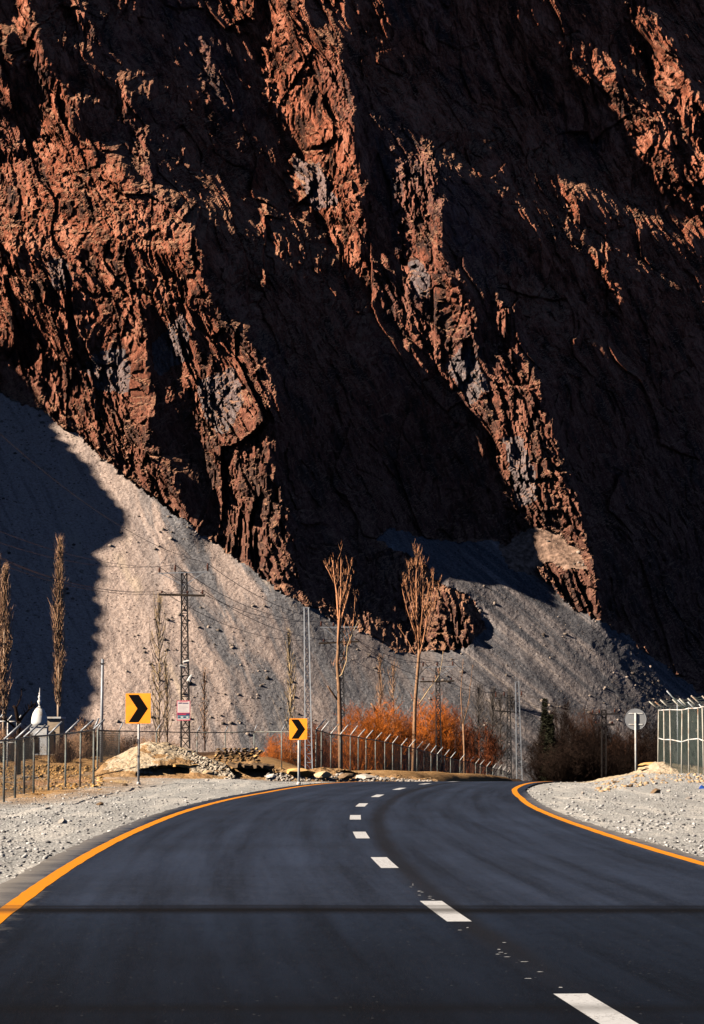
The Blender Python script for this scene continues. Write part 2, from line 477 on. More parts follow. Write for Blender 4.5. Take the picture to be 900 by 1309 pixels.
scree = -0.17 * ridged(TS * 0.17 + 0.12 * fbm(XG * .08, ZG * .08, 2, 5), LS * 0.03, 4, 201, 0.5) * (0.5 + np.clip(0.8 * fbm(XG * .06, ZG * .06, 2, 205) + 0.4, 0, 1)) - 0.09 * fbm(XG * 0.45, ZG * 0.45, 5, 211, 0.6) - 0.035 * fbm(XG * 2.2, ZG * 2.2, 2, 221)
D = D + np.where(scr > 0.5, scree, rock)
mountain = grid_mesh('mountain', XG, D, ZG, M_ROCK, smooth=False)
mountain.data.materials.append(M_SCREE)
sm = ((scr[:-1, :-1] + scr[1:, 1:]) > 1.0).reshape(-1)
mountain.data.materials.append(rock_material('pale_rock', 0.75)); mountain.data.materials.append(flat_mat('dusty_knob', (0.27, 0.185, 0.145), 0.95, 0, 0.7, 1.6, 0.05, dirt=(0.10, 0.07, 0.06)))
kn = (sample(KNOBM, U, V) > 0.5)[:-1, :-1].reshape(-1)
gy = (sample(GREYM, U, V) + 0.45 * vnoise(XG * 0.5, ZG * 0.3, 55) + 0.2 * vnoise(XG * 1.5, ZG, 56) > 0.55)[:-1, :-1].reshape(-1)
mi = np.where(sm, np.where(kn, 3, 1), np.where(gy, 2, 0))
mountain.data.polygons.foreach_set('material_index', mi.astype(np.int32))
mountain['kind'] = 'structure'
mountain['label'] = 'steep brown rock mountainside with grey scree fans at its foot'
SCREE_PTS = None
_r = np.random.RandomState(99)
_i = _r.randint(45, D.shape[0] - 2, 90000); _j = _r.randint(10, D.shape[1] - 10, 90000)
_k = (scr[_i, _j] > 0.5) & (vnoise(XG[_i, _j] * 0.12, ZG[_i, _j] * 0.12, 7) + 0.25 * vnoise(XG[_i, _j] * 0.6, ZG[_i, _j] * .6, 8) > _r.uniform(-0.3, 0.75, len(_i)))
SCREE_PTS = np.stack([XG[_i, _j][_k], D[_i, _j][_k], ZG[_i, _j][_k]], -1)

# the shoulder of rock beyond the left edge whose shade lies on the scree
def depth_at(x, z):
    j = int(round((x - MX0) / hf)); i = int(round((z - MZ0) / hf))
    return D[min(max(i, 0), D.shape[0] - 1), min(max(j, 0), D.shape[1] - 1)]
def hit_mountain(u, v):
    a, b = ray(u, v)
    y = 250.0
    while y < 700:
        x, z = a * y, CAMH + b * y
        if z > -7 and MX0 < x < MX1 and depth_at(x, z) <= y: break
        y += 0.4
    return Vector((a * y, y, CAMH + b * y))
XS = -98.0
crest = []
for (u, v) in SHADE_EDGE:
    p = hit_mountain(u, v)
    t_ = (p.x - XS) / -S.x
    q = p + S * t_
    crest.append((q.y, q.z))
crest.sort()
cy_ = np.array([c[0] for c in crest]); cz_ = np.array([c[1] for c in crest])
cz_ = np.maximum.accumulate(cz_ - 0.0001 * np.arange(len(cz_)))
ys_ = np.concatenate([np.arange(cy_[0] - 60, cy_[-1], 0.35), np.arange(cy_[-1], cy_[-1] + 170, 3)])
zc = np.interp(ys_, np.r_[cy_[0] - 45, cy_[0] - 4, cy_, cy_[-1] + 120], np.r_[-9, cz_[0] - 8, cz_, cz_[-1] + 70])
zc = zc + 0.7 * ridged(ys_ * 0.09, ys_ * 0, 4, 64, 0.6) + 0.35 * fbm(ys_ * 0.55, ys_ * 0, 3, 66, 0.6) - 0.5
off = np.concatenate([-np.geomspace(90, 1, 26), [0], np.geomspace(0.8, 42, 40)])
OX, YY = np.meshgrid(off, ys_)
ZZ = zc[:, None] - np.abs(OX) * np.where(OX > 0, 1.9, 0.7)
XX = XS + OX
rr = 1.6 * ridged(YY * 0.08, ZZ * 0.05, 4, 301)
ZZ = np.maximum(ZZ + rr * sstep(0, 6, np.abs(OX)), -9)
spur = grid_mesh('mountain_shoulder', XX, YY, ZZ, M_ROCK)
spur['kind'] = 'structure'

# ------------------------------------------------------------------ ground, road, markings
def cx_road(y):
    y = np.asarray(y, float)
    near = 0.06 + (50 - y) ** 2 / 950
    a = 0.06 + (np.minimum(y, 92) - 50) ** 2 / 590
    far = a + np.maximum(y - 92, 0) * 0.142
    return np.where(y < 50, np.where(y < 5, 0.06 + 45 ** 2 / 950 + (5 - y) * 0.095, near), far)
def z_road(y):
    y = np.asarray(y, float)
    d = np.maximum(y - 80, 0); d2 = np.minimum(d, 60)
    z = -(d2 ** 2) / 2400 - np.maximum(d - 60, 0) * 0.045
    return np.maximum(z, -8.5)
def ground_z(x, y):
    x = np.asarray(x, float); y = np.asarray(y, float)
    c = cx_road(y)
    right = np.interp(y, [75, 95, 140, 185, 240, 330, 450, 600], [0, -0.1, -0.3, -1.1, -2.6, -5.3, -8, -8.3])
    left = -0.1 * sstep(-5, -8, x) * sstep(45, 60, y) * (1 - sstep(86, 96, y))
    w = sstep(-6, -1.5, x)
    w = np.maximum(w, sstep(240, 400, y) * 0.7)
    b = left * (1 - w) + right * w
    rgt = sstep(c + 4, c + 6.5, x)
    b = b * (1 - rgt) + (0.28 * sstep(70, 88, y) * (1 - sstep(104, 125, y)) + np.interp(y, [0, 105, 150, 330], [0, 0, -2, -7.5])) * rgt
    dist = np.abs(x - c)
    t = sstep(4.2, 7.5, dist)
    z = z_road(y) * (1 - t) + b * t
    nz = 0.05 * fbm(x * 0.35, y * 0.2, 3, 401) + sstep(-6, -8, x) * sstep(66, 76, y) * 0.11 * fbm(x * 0.9, y * 0.5, 4, 407) + 0.018 * fbm(x * 1.6, y * 1.2, 3, 402)
    z = z + nz * sstep(3.6, 6.0, dist)
    return z - 0.03 - 0.08 * (1 - sstep(3.2, 3.6, dist)) + 0.03 * sstep(4.2, 5.2, dist)

def gz(x, y): return float(ground_z(np.array([x]), np.array([y]))[0])
def on_ground(u, v, y0=20, y1=420):
    a, b = ray(u, v)
    ys = np.geomspace(y0, y1, 900)
    below = (CAMH + b * ys) <= ground_z(a * ys, ys)
    y = float(ys[np.argmax(below)]) if below.any() else y1
    return P(u, v, y)
def at(u, y):
    """a point of the ground at distance y below photograph column u"""
    a, _ = ray(u, HY)
    return Vector((a * y, y, gz(a * y, y)))

def gravel_material():
    t = NT('gravel_ground', 0.95, 0.05)
    v = t.map((1, 1, 1))
    big = t.noise(0.35, 4, v); mid = t.noise(2.5, 8, v, 0.72)
    grav = t.ramp(t.voro(26, v, out='Color'), [(0.1, (0.13, 0.14, 0.155)), (0.5, (0.37, 0.39, 0.41)), (0.9, (0.62, 0.66, 0.69))])
    dust = t.ramp(mid, [(0.3, (0.24, 0.24, 0.24)), (0.6, (0.50, 0.51, 0.52)), (0.8, (0.68, 0.70, 0.72))])
    dirt = t.ramp(mid, [(0.3, (0.16, 0.085, 0.035)), (0.5, (0.42, 0.25, 0.11)), (0.7, (0.66, 0.48, 0.29))])
    c = t.mix(t.val(mid, 0.42, 0.62), grav, dust)
    s = t.sep()
    tr = t.noise(1.0, 6, t.map2(0, (1.3, 0.10, 1)), 0.7, 0.6)
    c = t.mix(t.val(tr, 0.50, 0.62, 0, 0.7), c, (0.66, 0.66, 0.65)); c = t.mix(t.val(tr, 0.42, 0.32, 0, 0.55), c, (0.24, 0.235, 0.23))
    near_fence = t.math('MULTIPLY', t.val(s[0], -5.5, -8.5), t.val(s[1], 60, 72))
    near_fence = t.math('MULTIPLY', near_fence, t.val(big, 0.36, 0.52, 0.35, 1))
    far = t.val(s[1], 92, 108)
    c = t.mix(t.math('MAXIMUM', near_fence, far), c, dirt)
    brown = t.ramp(mid, [(0.3, (0.05, 0.03, 0.02)), (0.8, (0.18, 0.11, 0.07))])
    c = t.mix(t.val(s[1], 170, 215), c, brown)
    t.base(c)
    h = t.math('ADD', t.math('MULTIPLY', t.voro(22, v), 0.7), t.noise(9, 8, v, 0.7))
    t.bump(h, 1.0, 0.05)
    return t.m
M_GRAVEL = gravel_material()

xs_g = np.concatenate([-np.geomspace(2500, 22, 30), np.arange(-21, -3.3, 0.16), np.arange(-3.3, 3, 0.6), np.arange(3, 16, 0.16), np.geomspace(16.3, 2500, 30)])
ys_g = np.concatenate([[-600, -300, -150, -80, -40, -20, -8], np.arange(0, 20, 1.0), np.arange(20, 112, 0.22), np.arange(112, 200, 1.2), np.geomspace(201, 3500, 46)])
GX, GY = np.meshgrid(xs_g, ys_g)
ground = grid_mesh('ground', GX, GY, ground_z(GX, GY), M_GRAVEL, smooth=True)
ground['kind'] = 'structure'

def cross_bands(t, o, v):
    """soft dark bands across the paving, 0..1"""
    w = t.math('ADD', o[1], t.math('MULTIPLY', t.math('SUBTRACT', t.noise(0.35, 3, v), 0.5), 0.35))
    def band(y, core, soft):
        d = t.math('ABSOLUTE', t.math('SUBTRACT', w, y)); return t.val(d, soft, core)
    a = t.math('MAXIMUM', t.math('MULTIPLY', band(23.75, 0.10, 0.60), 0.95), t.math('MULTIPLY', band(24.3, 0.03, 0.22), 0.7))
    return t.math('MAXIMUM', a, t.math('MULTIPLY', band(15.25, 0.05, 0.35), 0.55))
def asphalt_material():
    t = NT('asphalt', 0.62, 0.10)
    s = t.sep('UV'); v = t.map((1, 1, 1)); o = t.sep()
    fine = t.noise(70, 3, v, 0.8); agg = t.voro(95, v, out='Color')
    lanes = t.map((2.2, 0.05, 1), src='UV')
    streak = t.noise(1.0, 6, lanes, 0.62); patch = t.noise(0.25, 5, v)
    c = t.ramp(agg, [(0.1, (0.0070, 0.0120, 0.0260)), (0.6, (0.0140, 0.0220, 0.0440)), (0.93, (0.045, 0.060, 0.096))])
    c = t.mix(t.val(streak, 0.38, 0.66, 0, 0.75), c, (0.038, 0.056, 0.104))
    c = t.mix(t.val(streak, 0.42, 0.32, 0, 0.35), c, (0.008, 0.011, 0.019))
    c = t.mix(t.val(patch, 0.40, 0.70, 0, 0.35), c, (0.010, 0.0135, 0.021))
    gr = t.noise(9, 6, t.map((1, 0.22, 1)), 0.85)
    c = t.mix(t.val(gr, 0.30, 0.48, 0.45, 0), c, (0.005, 0.007, 0.011)); c = t.mix(t.val(gr, 0.54, 0.72, 0, 0.5), c, (0.050, 0.057, 0.075))
    # asphalt darker this side of the far transverse band
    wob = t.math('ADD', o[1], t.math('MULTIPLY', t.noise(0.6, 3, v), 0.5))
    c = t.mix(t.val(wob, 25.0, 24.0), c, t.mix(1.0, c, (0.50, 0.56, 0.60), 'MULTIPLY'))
    c = t.mix(t.val(wob, 23.5, 14.0), c, t.mix(1.0, c, (0.28, 0.30, 0.32), 'MULTIPLY'))  # vignette towards the near end painted into the asphalt colour
    # tar along the lengthwise seam
    nr = t.val(s[1], 22, 60)
    ctr = t.math('ADD', t.math('MULTIPLY', nr, 0.50), t.math('ADD', 0.05, t.math('MULTIPLY', t.math('SUBTRACT', t.noise(0.4, 3, v), 0.5), 0.12)))
    d = t.math('ABSOLUTE', t.math('SUBTRACT', s[0], ctr))
    c = t.mix(t.math('MULTIPLY', t.val(d, 0.20, 0.05, 0, 0.72), t.val(s[1], 16, 21, 0.25, 1)), c, (0.010, 0.011, 0.015))
    c = t.mix(cross_bands(t, o, v), c, (0.003, 0.0035, 0.005))
    edge = t.math('ABSOLUTE', s[0])
    e = t.val(t.math('ADD', edge, t.math('MULTIPLY', t.noise(1.6, 7, v, 0.75), 0.9)), 4.05, 4.6, 0, 0.85)
    c = t.mix(e, c, (0.30, 0.29, 0.28))
    # pale specks of grit and worn aggregate
    c = t.mix(t.val(t.voro(7, v), 0.075, 0.05, 0, 0.6), c, (0.12, 0.13, 0.15))
    t.base(c)
    t.b.inputs['Roughness'].default_value = 0.75
    t.bump(t.math('ADD', fine, t.math('MULTIPLY', t.voro(95, v), 0.6)), 0.6, 0.006)
    return t.m
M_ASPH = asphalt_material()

def strip(name, y0, y1, o0, o1, dz, mat, parent=None, step=0.5, wob=0.0, seed=0, cols=1):
    n = max(2, int((y1 - y0) / step) + 1)
    ys = np.linspace(y0, y1, n)
    a = o0(ys) if callable(o0) else np.full(n, float(o0)); b = o1(ys) if callable(o1) else np.full(n, float(o1))
    if wob:
        a = a + wob * fbm(ys * 1.3, ys * 0 + seed, 3, 501); b = b + wob * fbm(ys * 1.3, ys * 0 + seed + 9, 3, 502)
    c = cx_road(ys); e = 0.5
    tx = (cx_road(ys + e) - cx_road(ys - e)) / (2 * e); ln = np.sqrt(1 + tx * tx)
    tt = np.linspace(0, 1, cols + 1)
    O = a[:, None] * (1 - tt) + b[:, None] * tt
    X = c[:, None] + O / ln[:, None]; Y = ys[:, None] - O * (tx / ln)[:, None]
    Z = z_road(Y) + dz
    me_o = grid_mesh(name, X, Y, Z, mat, True)
    me = me_o.data
    uvl = me.uv_layers.new(name='UVMap')
    li = np.zeros(len(me.loops), np.int32); me.loops.foreach_get('vertex_index', li)
    uvs = np.stack([O.reshape(-1)[li], np.repeat(ys, cols + 1)[li]], -1).reshape(-1).astype(np.float32)
    uvl.data.foreach_set('uv', uvs)
    if parent: me_o.parent = parent
    return me_o

OFF_L = lambda y: np.interp(y, [10, 22.5, 33, 47, 66, 72, 100], [-3.80, -3.76, -3.64, -3.47, -3.29, -3.18, -3.15])
OFF_R = lambda y: np.interp(y, [10, 44, 53, 66, 77, 90, 110], [3.70, 3.72, 3.68, 3.56, 3.25, 3.12, 3.2])
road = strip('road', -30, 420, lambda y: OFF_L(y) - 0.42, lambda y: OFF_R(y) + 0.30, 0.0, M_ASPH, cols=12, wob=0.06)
road['kind'] = 'structure'
def paint(name, col, wear):
    t = NT(name, 0.6, 0.3)
    n = t.noise(22, 7, rough=0.85); n2 = t.noise(1.4, 4)
    c = t.mix(t.val(n, 0.35, 0.65, 0, 0.28), col, tuple(x * 0.7 for x in col))
    c = t.mix(t.math('MULTIPLY', t.val(n, 0.53, 0.60), t.val(n2, 0.38, 0.62, 0.12, wear)), c, (0.06, 0.06, 0.07))
    o = t.sep()
    c = t.mix(t.math('MULTIPLY', cross_bands(t, o, t.map((1, 1, 1))), 0.8), c, (0.03, 0.025, 0.02))
    t.base(c); return t.m
M_YEL = paint('yellow_road_paint', (0.78, 0.29, 0.010), 0.5); M_WHT = paint('white_road_paint', (0.58, 0.62, 0.68), 1.0)
strip('edge_line', -30, 400, lambda y: OFF_L(y) - 0.08, lambda y: OFF_L(y) + 0.08, 0.003, M_YEL, road, wob=0.012, seed=2)
strip('edge_line', -30, 400, lambda y: OFF_R(y) - 0.075, lambda y: OFF_R(y) + 0.075, 0.003, M_YEL, road, wob=0.012, seed=5)
for k in range(-2, 14):
    y = 16.1 + 8.95 * k
    strip('lane_dash', y - 2.75, y, -0.10, 0.10, 0.003, M_WHT, road, step=0.3)

def crumbs():
    r = random.Random(8); vs, fs = [], []
    for y0, y1, n in ((16.4, 21.6, 13), (25.2, 28.0, 9)):
        for _ in range(n):
            y = r.uniform(y0, y1); x = float(cx_road(y)) + r.gauss(0.0, 0.055); a, b = r.uniform(.006, .03), r.uniform(.01, .03); i = len(vs)
            vs += [(x - a, y - b, .003), (x + a * r.random(), y - b * 1.2, .003), (x + a, y + b * .5, .003), (x - a * .3, y + b, .003)]; fs.append((i, i + 1, i + 2, i + 3))
    o = mesh_from('paint_crumbs', vs, fs, M_WHT, road); o['kind'] = 'stuff'
crumbs()

# ------------------------------------------------------------------ stones
ICO_V = None
def ico():
    global ICO_V, ICO_F
    bm = bmesh.new(); bmesh.ops.create_icosphere(bm, subdivisions=1, radius=1.0)
    ICO_V = np.array([v.co[:] for v in bm.verts]); ICO_F = np.array([[v.index for v in f.verts] for f in bm.faces]); bm.free()
ico()
def stones(name, pts, sizes, mat, seed=0, flat=0.6, parent=None):
    r = np.random.RandomState(seed); n = len(pts); nv = len(ICO_V)
    sc_ = np.stack([sizes * r.uniform(0.7, 1.4, n), sizes * r.uniform(0.7, 1.3, n), sizes * flat * r.uniform(0.7, 1.3, n)], -1)
    V_ = ICO_V[None] * sc_[:, None] * r.uniform(0.75, 1.2, (n, nv, 1))
    a = r.uniform(0, 6.28, n); ca_, sa_ = np.cos(a)[:, None], np.sin(a)[:, None]
    X = V_[..., 0] * ca_ - V_[..., 1] * sa_; Y = V_[..., 0] * sa_ + V_[..., 1] * ca_
    V_ = np.stack([X, Y, V_[..., 2]], -1) + pts[:, None]
    me = bpy.data.meshes.new(name)
    me.vertices.add(n * nv); me.vertices.foreach_set('co', V_.reshape(-1).astype(np.float32))
    f = (ICO_F[None] + (np.arange(n) * nv)[:, None, None]).reshape(-1).astype(np.int32)
    nf = n * len(ICO_F)
    me.loops.add(nf * 3); me.loops.foreach_set('vertex_index', f)
    me.polygons.add(nf); me.polygons.foreach_set('loop_start', np.arange(0, nf * 3, 3, dtype=np.int32)); me.polygons.foreach_set('loop_total', np.full(nf, 3, dtype=np.int32))
    me.update(calc_edges=True); me.materials.append(mat)
    o = bpy.data.objects.new(name, me); COL.objects.link(o)
    if parent: o.parent = parent
    return o
def stone_mat(name, lo, hi, isl=True):
    t = NT(name, 0.92, 0.1)
    g = t.add('ShaderNodeNewGeometry')
    n = t.noise(14, 5, rough=0.7)
    f = t.math('ADD', t.math('MULTIPLY', n, 0.5), t.math('MULTIPLY', g.outputs['Random Per Island'], 0.5))
    t.base(t.ramp(f, [(0.25, lo), (0.7, hi)]))
    t.bump(t.noise(22, 5, rough=0.7), 0.7, 0.02)
    return t.m
M_PEB = stone_mat('gravel_stones', (0.10, 0.105, 0.115), (0.56, 0.58, 0.60))
M_TANS = stone_mat('tan_stone', (0.30, 0.20, 0.11), (0.62, 0.47, 0.30))
M_OCHRE = stone_mat('ochre_stone', (0.34, 0.19, 0.065), (0.66, 0.42, 0.18))
M_GREYS = stone_mat('grey_stone', (0.17, 0.16, 0.155), (0.48, 0.45, 0.42))
M_DARKS = stone_mat('dark_stone', (0.05, 0.035, 0.025), (0.20, 0.14, 0.09))
M_WHITES = stone_mat('white_stone', (0.5, 0.48, 0.46), (0.75, 0.73, 0.70))

r_ = np.random.RandomState(5)
def scatter(n, y0, y1, x0f, x1f, s0, s1, seed):
    r = np.random.RandomState(seed)
    q = r.uniform(0, 1, n); y = 1 / (1 / y0 * (1 - q) + 1 / y1 * q)
    x = x0f(y) + (x1f(y) - x0f(y)) * r.uniform(0, 1, n)
    keep = vnoise(x * 0.7, y * 0.35, seed) > r.uniform(-0.6, 0.35, n)
    x, y = x[keep], y[keep]
    s = s0 + (s1 - s0) * r.uniform(0, 1, len(x)) ** 5
    return np.stack([x, y, ground_z(x, y) + s * 0.25], -1), s
edge_l = lambda y: cx_road(y) + OFF_L(y) - 0.34
edge_r = lambda y: cx_road(y) + OFF_R(y) + 0.24
for (n, y0, y1, f0, f1, s0, s1, seed) in (
        (15000, 24, 100, lambda y: np.minimum(-0.14 * y, edge_l(y) - 5), edge_l, 0.006, 0.045, 11),
        (11000, 28, 105, edge_r, lambda y: np.maximum(0.14 * y, edge_r(y) + 4), 0.006, 0.045, 12)):
    p, s = scatter(n, y0, y1, f0, f1, s0, s1, seed)
    o = stones('gravel', p, s, M_PEB, seed)
    setp(o, kind='stuff', label='loose grey gravel strewn over the dusty road shoulder')

def rock(name, loc, size, mat, seed, parent=None, sub=2, rot=0.0):
    """one irregular stone with flattened, broken faces"""
    bm = bmesh.new(); bmesh.ops.create_icosphere(bm, subdivisions=sub, radius=1.0)
    rr = random.Random(seed)
    planes = [(Vector((rr.uniform(-1, 1), rr.uniform(-1, 1), rr.uniform(-0.7, 1))).normalized(), rr.uniform(0.55, 0.9)) for _ in range(11)]
    for v in bm.verts:
        c = v.co.copy()
        for n, d in planes:
            k = c.dot(n)
            if k > d: c -= n * (k - d)
        c *= 1 + rr.uniform(-0.035, 0.035)
        v.co = (c.x * size[0], c.y * size[1], c.z * size[2])
    me = bpy.data.meshes.new(name); bm.to_mesh(me); bm.free(); me.materials.append(mat)
    o = bpy.data.objects.new(name, me); COL.objects.link(o)
    o.location = loc; o.rotation_euler = (rr.uniform(-.15, .15), rr.uniform(-.15, .15), rot or rr.uniform(0, 3))
    if parent: o.parent = parent
    return o

_sz = 0.05 + 0.30 * np.random.RandomState(3).uniform(0, 1, len(SCREE_PTS)) ** 13
setp(stones('scree_stones', SCREE_PTS, _sz, stone_mat('scree_stone', (0.07, 0.06, 0.055), (0.40, 0.34, 0.30)), 8, 0.8), kind='stuff')

# ------------------------------------------------------------------ mounds and banks beside the road
def soil_material(name, cols, bright):
    t = NT(name, 0.95, 0.05)
    n = t.noise(1.1, 7, rough=0.72); f = t.noise(9, 6, rough=0.8)
    c = t.ramp(n, [(0.30, cols[0]), (0.5, cols[1]), (0.7, cols[2])])
    c = t.mix(t.val(f, 0.35, 0.65, 0, 0.6), c, bright)
    c = t.mix(t.val(t.voro(5), 0.20, 0.06, 0, 0.6), c, (0.10, 0.07, 0.05))
    t.base(c)
    t.bump(t.math('ADD', t.noise(5, 9, rough=0.8), t.math('MULTIPLY', t.voro(7), 0.5)), 1.0, 0.12)
    return t.m
M_SAND = soil_material('pale_spoil', ((0.36, 0.25, 0.13), (0.55, 0.44, 0.30), (0.64, 0.57, 0.46)), (0.66, 0.60, 0.50))
M_SOIL = soil_material('ochre_soil', ((0.17, 0.09, 0.04), (0.38, 0.22, 0.09), (0.52, 0.36, 0.20)), (0.45, 0.33, 0.22))
M_PIT = flat_mat('damp_cut_soil', (0.06, 0.032, 0.015), 0.95, 0, 0.5, 5, 0.05)

def mound(name, y0, y1, prof, cuts, mat, label, cat, back=5.0, seed=0, du=1.2, rough=0.055):
    """a bank of spoil; prof: (u, crest v) pairs seen from the road, base on the ground between y0 and y1.
    cuts: (u0, u1, v_top, v_bottom) undercut hollows in its front"""
    us = np.array([p[0] for p in prof], float); vs = np.array([p[1] for p in prof], float)
    ym = (y0 + y1) / 2
    ux = np.arange(us[0], us[-1] + 0.1, du)
    top = np.array([P(u, np.interp(u, us, vs), ym).z for u in ux])
    xw = np.array([P(u, HY, ym).x for u in ux])
    rows = np.concatenate([np.linspace(0, 1, 46), 1 + np.linspace(0.04, 1, 16)])
    X = np.zeros((len(rows), len(ux))); Y = X.copy(); Z = X.copy()
    for i, t in enumerate(rows):
        y = y0 + (ym - y0) * t if t <= 1 else ym + back * (t - 1)
        X[i] = xw; Y[i] = y
        zz = ground_z(xw, np.full_like(xw, y))
        h = t ** 0.75 if t <= 1 else (2 - t) ** 0.8
        Z[i] = (zz - 0.08) * (1 - h) + top * h
    n = fbm(X * 1.1, Y * 0.9, 5, seed, 0.6) * rough * 1.3 + ridged(X * 0.5, Y * 0.6, 3, seed + 3) * rough * 0.5
    inside = np.minimum(1, np.minimum(rows, 2 - rows) * 5)[:, None]
    Z += n * inside
    Y += 0.12 * fbm(X * 1.5, Z * 3, 3, seed + 8) * inside
    for (u0, u1, vt, vb) in cuts:
        xa, xb = P(u0, HY, ym).x, P(u1, HY, ym).x
        zt, zb = P(u0, vt, y0 + 1.2).z, P(u0, vb, y0 + 0.4).z
        w = sstep(xa - 0.08, xa + 0.35, X) * sstep(xb + 0.08, xb - 0.35, X)
        q = np.clip((X - xa) / (xb - xa), 0, 1); lens = np.sqrt(np.clip(4 * q * (1 - q), 0, 1))
        wav = zt - (zt - zb) * 0.75 * (1 - lens) + 0.10 * fbm(X * 1.6, X * 0, 4, seed + 21)
        low = zb + (zt - zb) * (0.25 * (1 - lens) + 0.12) + 0.05 * fbm(X * 2.6, X * 0 + 9, 3, seed + 25)
        m = w * sstep(wav + 0.03, wav - 0.03, Z) * sstep(low - 0.12, low + 0.03, Z) * (Y < ym)
        Y += 0.75 * m                       # the soil under the crust has slumped back
    o = grid_mesh(name, X, Y, Z, mat[0] if isinstance(mat, list) else mat)
    if isinstance(mat, list):            # ochre soil shows through the pale crust
        o.data.materials.append(mat[1])
        k = (fbm(X * 0.7, Z * 2.2 + Y * .3, 4, seed + 40) + 0.7 * sstep(0.45, 0.0, Z) > 0.22)[:-1, :-1].reshape(-1)
        o.data.polygons.foreach_set('material_index', k.astype(np.int32))
    setp(o, label, cat)
    return o

m1 = mound('spoil_heap', 96.5, 104, [(118,996),(137,972),(164,960),(180,952),(193,948),(210,950),(225,954),(257,965),(275,972),(291,979),(300,990)],
      [(183, 254, 979, 994)], [M_SAND, M_SOIL], 'pale sandy heap with a dark hollow under its crust behind the large chevron sign', 'spoil heap', seed=601)
m2 = mound('earth_bank', 99, 106, [(262,990),(285,981),(306,973),(323,971),(340,977),(352,985),(372,986),(400,984),(430,984),(455,989),(480,991),(510,992),(540,995),(560,999)],
      [(293, 349, 978, 996), (430, 478, 988, 995)], M_SOIL, 'low brown earth bank with an undercut, stretching right from the pale heap', 'earth bank', seed=641, rough=0.07)
m3 = mound('sand_bank', 89, 95, [(748,1003),(770,998),(800,992),(815,987),(835,975),(860,977),(885,980),(905,982),(960,985)],
      [], M_SAND, 'bright sandy bank carrying the wire fence and the round sign', 'sand bank', seed=661, rough=0.05)

def crust(u0, u1, v, y, thick, mat, seed, label, drop=0.0, depth=1.1, name='crust_slab'):
    """a broken slab of crust that juts out over the hollow"""
    n = 14; rr = random.Random(seed); vs, fs = [], []
    for i in range(n):
        u = u0 + (u1 - u0) * i / (n - 1)
        f = min(1, 4 * min(i, n - 1 - i) / (n - 1) + 0.15)
        p = P(u, v + drop * i / (n - 1), y)
        yf = y - depth * (0.45 + 0.45 * rr.random()) * f; yb = y + 0.9
        zt = p.z + rr.uniform(-.03, .03)
        th = thick * rr.uniform(0.6, 1.3)
        vs += [(p.x, yb, zt + 0.05), (p.x + rr.uniform(-.04, .04), yf, zt), (p.x + rr.uniform(-.03, .03), yf + 0.06, zt - th), (p.x, yb, zt - th)]
    for i in range(n - 1):
        a = i * 4; b = a + 4
        for k in range(4): fs.append((a + k, a + (k + 1) % 4, b + (k + 1) % 4, b + k))
    fs += [(3, 2, 1, 0), (len(vs) - 4, len(vs) - 3, len(vs) - 2, len(vs) - 1)]
    return mesh_from(name, vs, fs, mat)
for args, par in (((184, 253, 977.5, 98.3, 0.10, M_OCHRE, 1, ''), m1), ((292, 350, 976.5, 100.6, 0.13, M_DARKS, 2, '', 3), m2)):
    c_ = crust(*args); c_.parent = par
for (u, v, y, sx, sz, mat, lab) in (
        (347, 993, 97.5, .21, .13, M_WHITES, 'white angular rock lying in front of the earth bank'),
        (385, 988, 98.5, .82, .17, M_OCHRE, 'long ochre slab behind the small chevron sign'),
        (412, 991, 97.8, .45, .15, M_TANS, 'rounded tan boulder next to the foot of the pale lattice mast'),
        (265, 988, 97.3, .30, .14, M_TANS, 'tan block of soil between the two dark hollows'),
        (441, 992, 98.0, .38, .12, M_DARKS, 'dark broken rock right of the pale lattice mast'),
        (468, 994, 98.4, .50, .12, M_GREYS, 'grey flat rock in the bank below the long fence')):
    o = rock('rock', P(u, v, y), (sx, sx * .8, sz), mat, int(u)); setp(o, lab, 'rock')
for i, (u, v, s, dk, lab) in enumerate((
        (786,1001,.07,1,'dark stone at the left end of the sandy bank on the right'),
        (806,1006,.10,1,'dark angular stone in front of the round sign post'),
        (838,1003,.08,0,'grey stone close under the first post of the right fence'),
        (855,1012,.06,0,'small grey stone below the slabs of the right bank'),
        (838,1014,.15,1,'largest dark stone on the right gravel verge'),
        (700,1010,.05,0,'small grey stone at the tip of the right verge'),
        (880,1022,.08,0,'grey stone by the right edge of the photo'),
        (160,1005,.09,1,'dark stone just left of the large chevron sign post'),
        (128,1030,.10,1,'dark stone halfway between the near left fence and the yellow line'),
        (80,1053,.09,0,'grey stone nearest the yellow line on the left verge'),
        (152,1012,.06,0,'small grey stone in front of the large chevron sign'),
        (265,998,.07,0,'grey stone at the foot of the pale spoil heap'),
        (60,1035,.07,0,'grey stone in front of the near left fence'),
        (745,1015,.06,0,'small grey stone in the middle of the right verge'))):
    p = on_ground(u, v)
    o = rock('stone', p + Vector((0, 0, s * .3)), (s * 1.3, s, s * .8), M_DARKS if dk else M_GREYS, 70 + i, sub=1)
    setp(o, lab, 'stone')
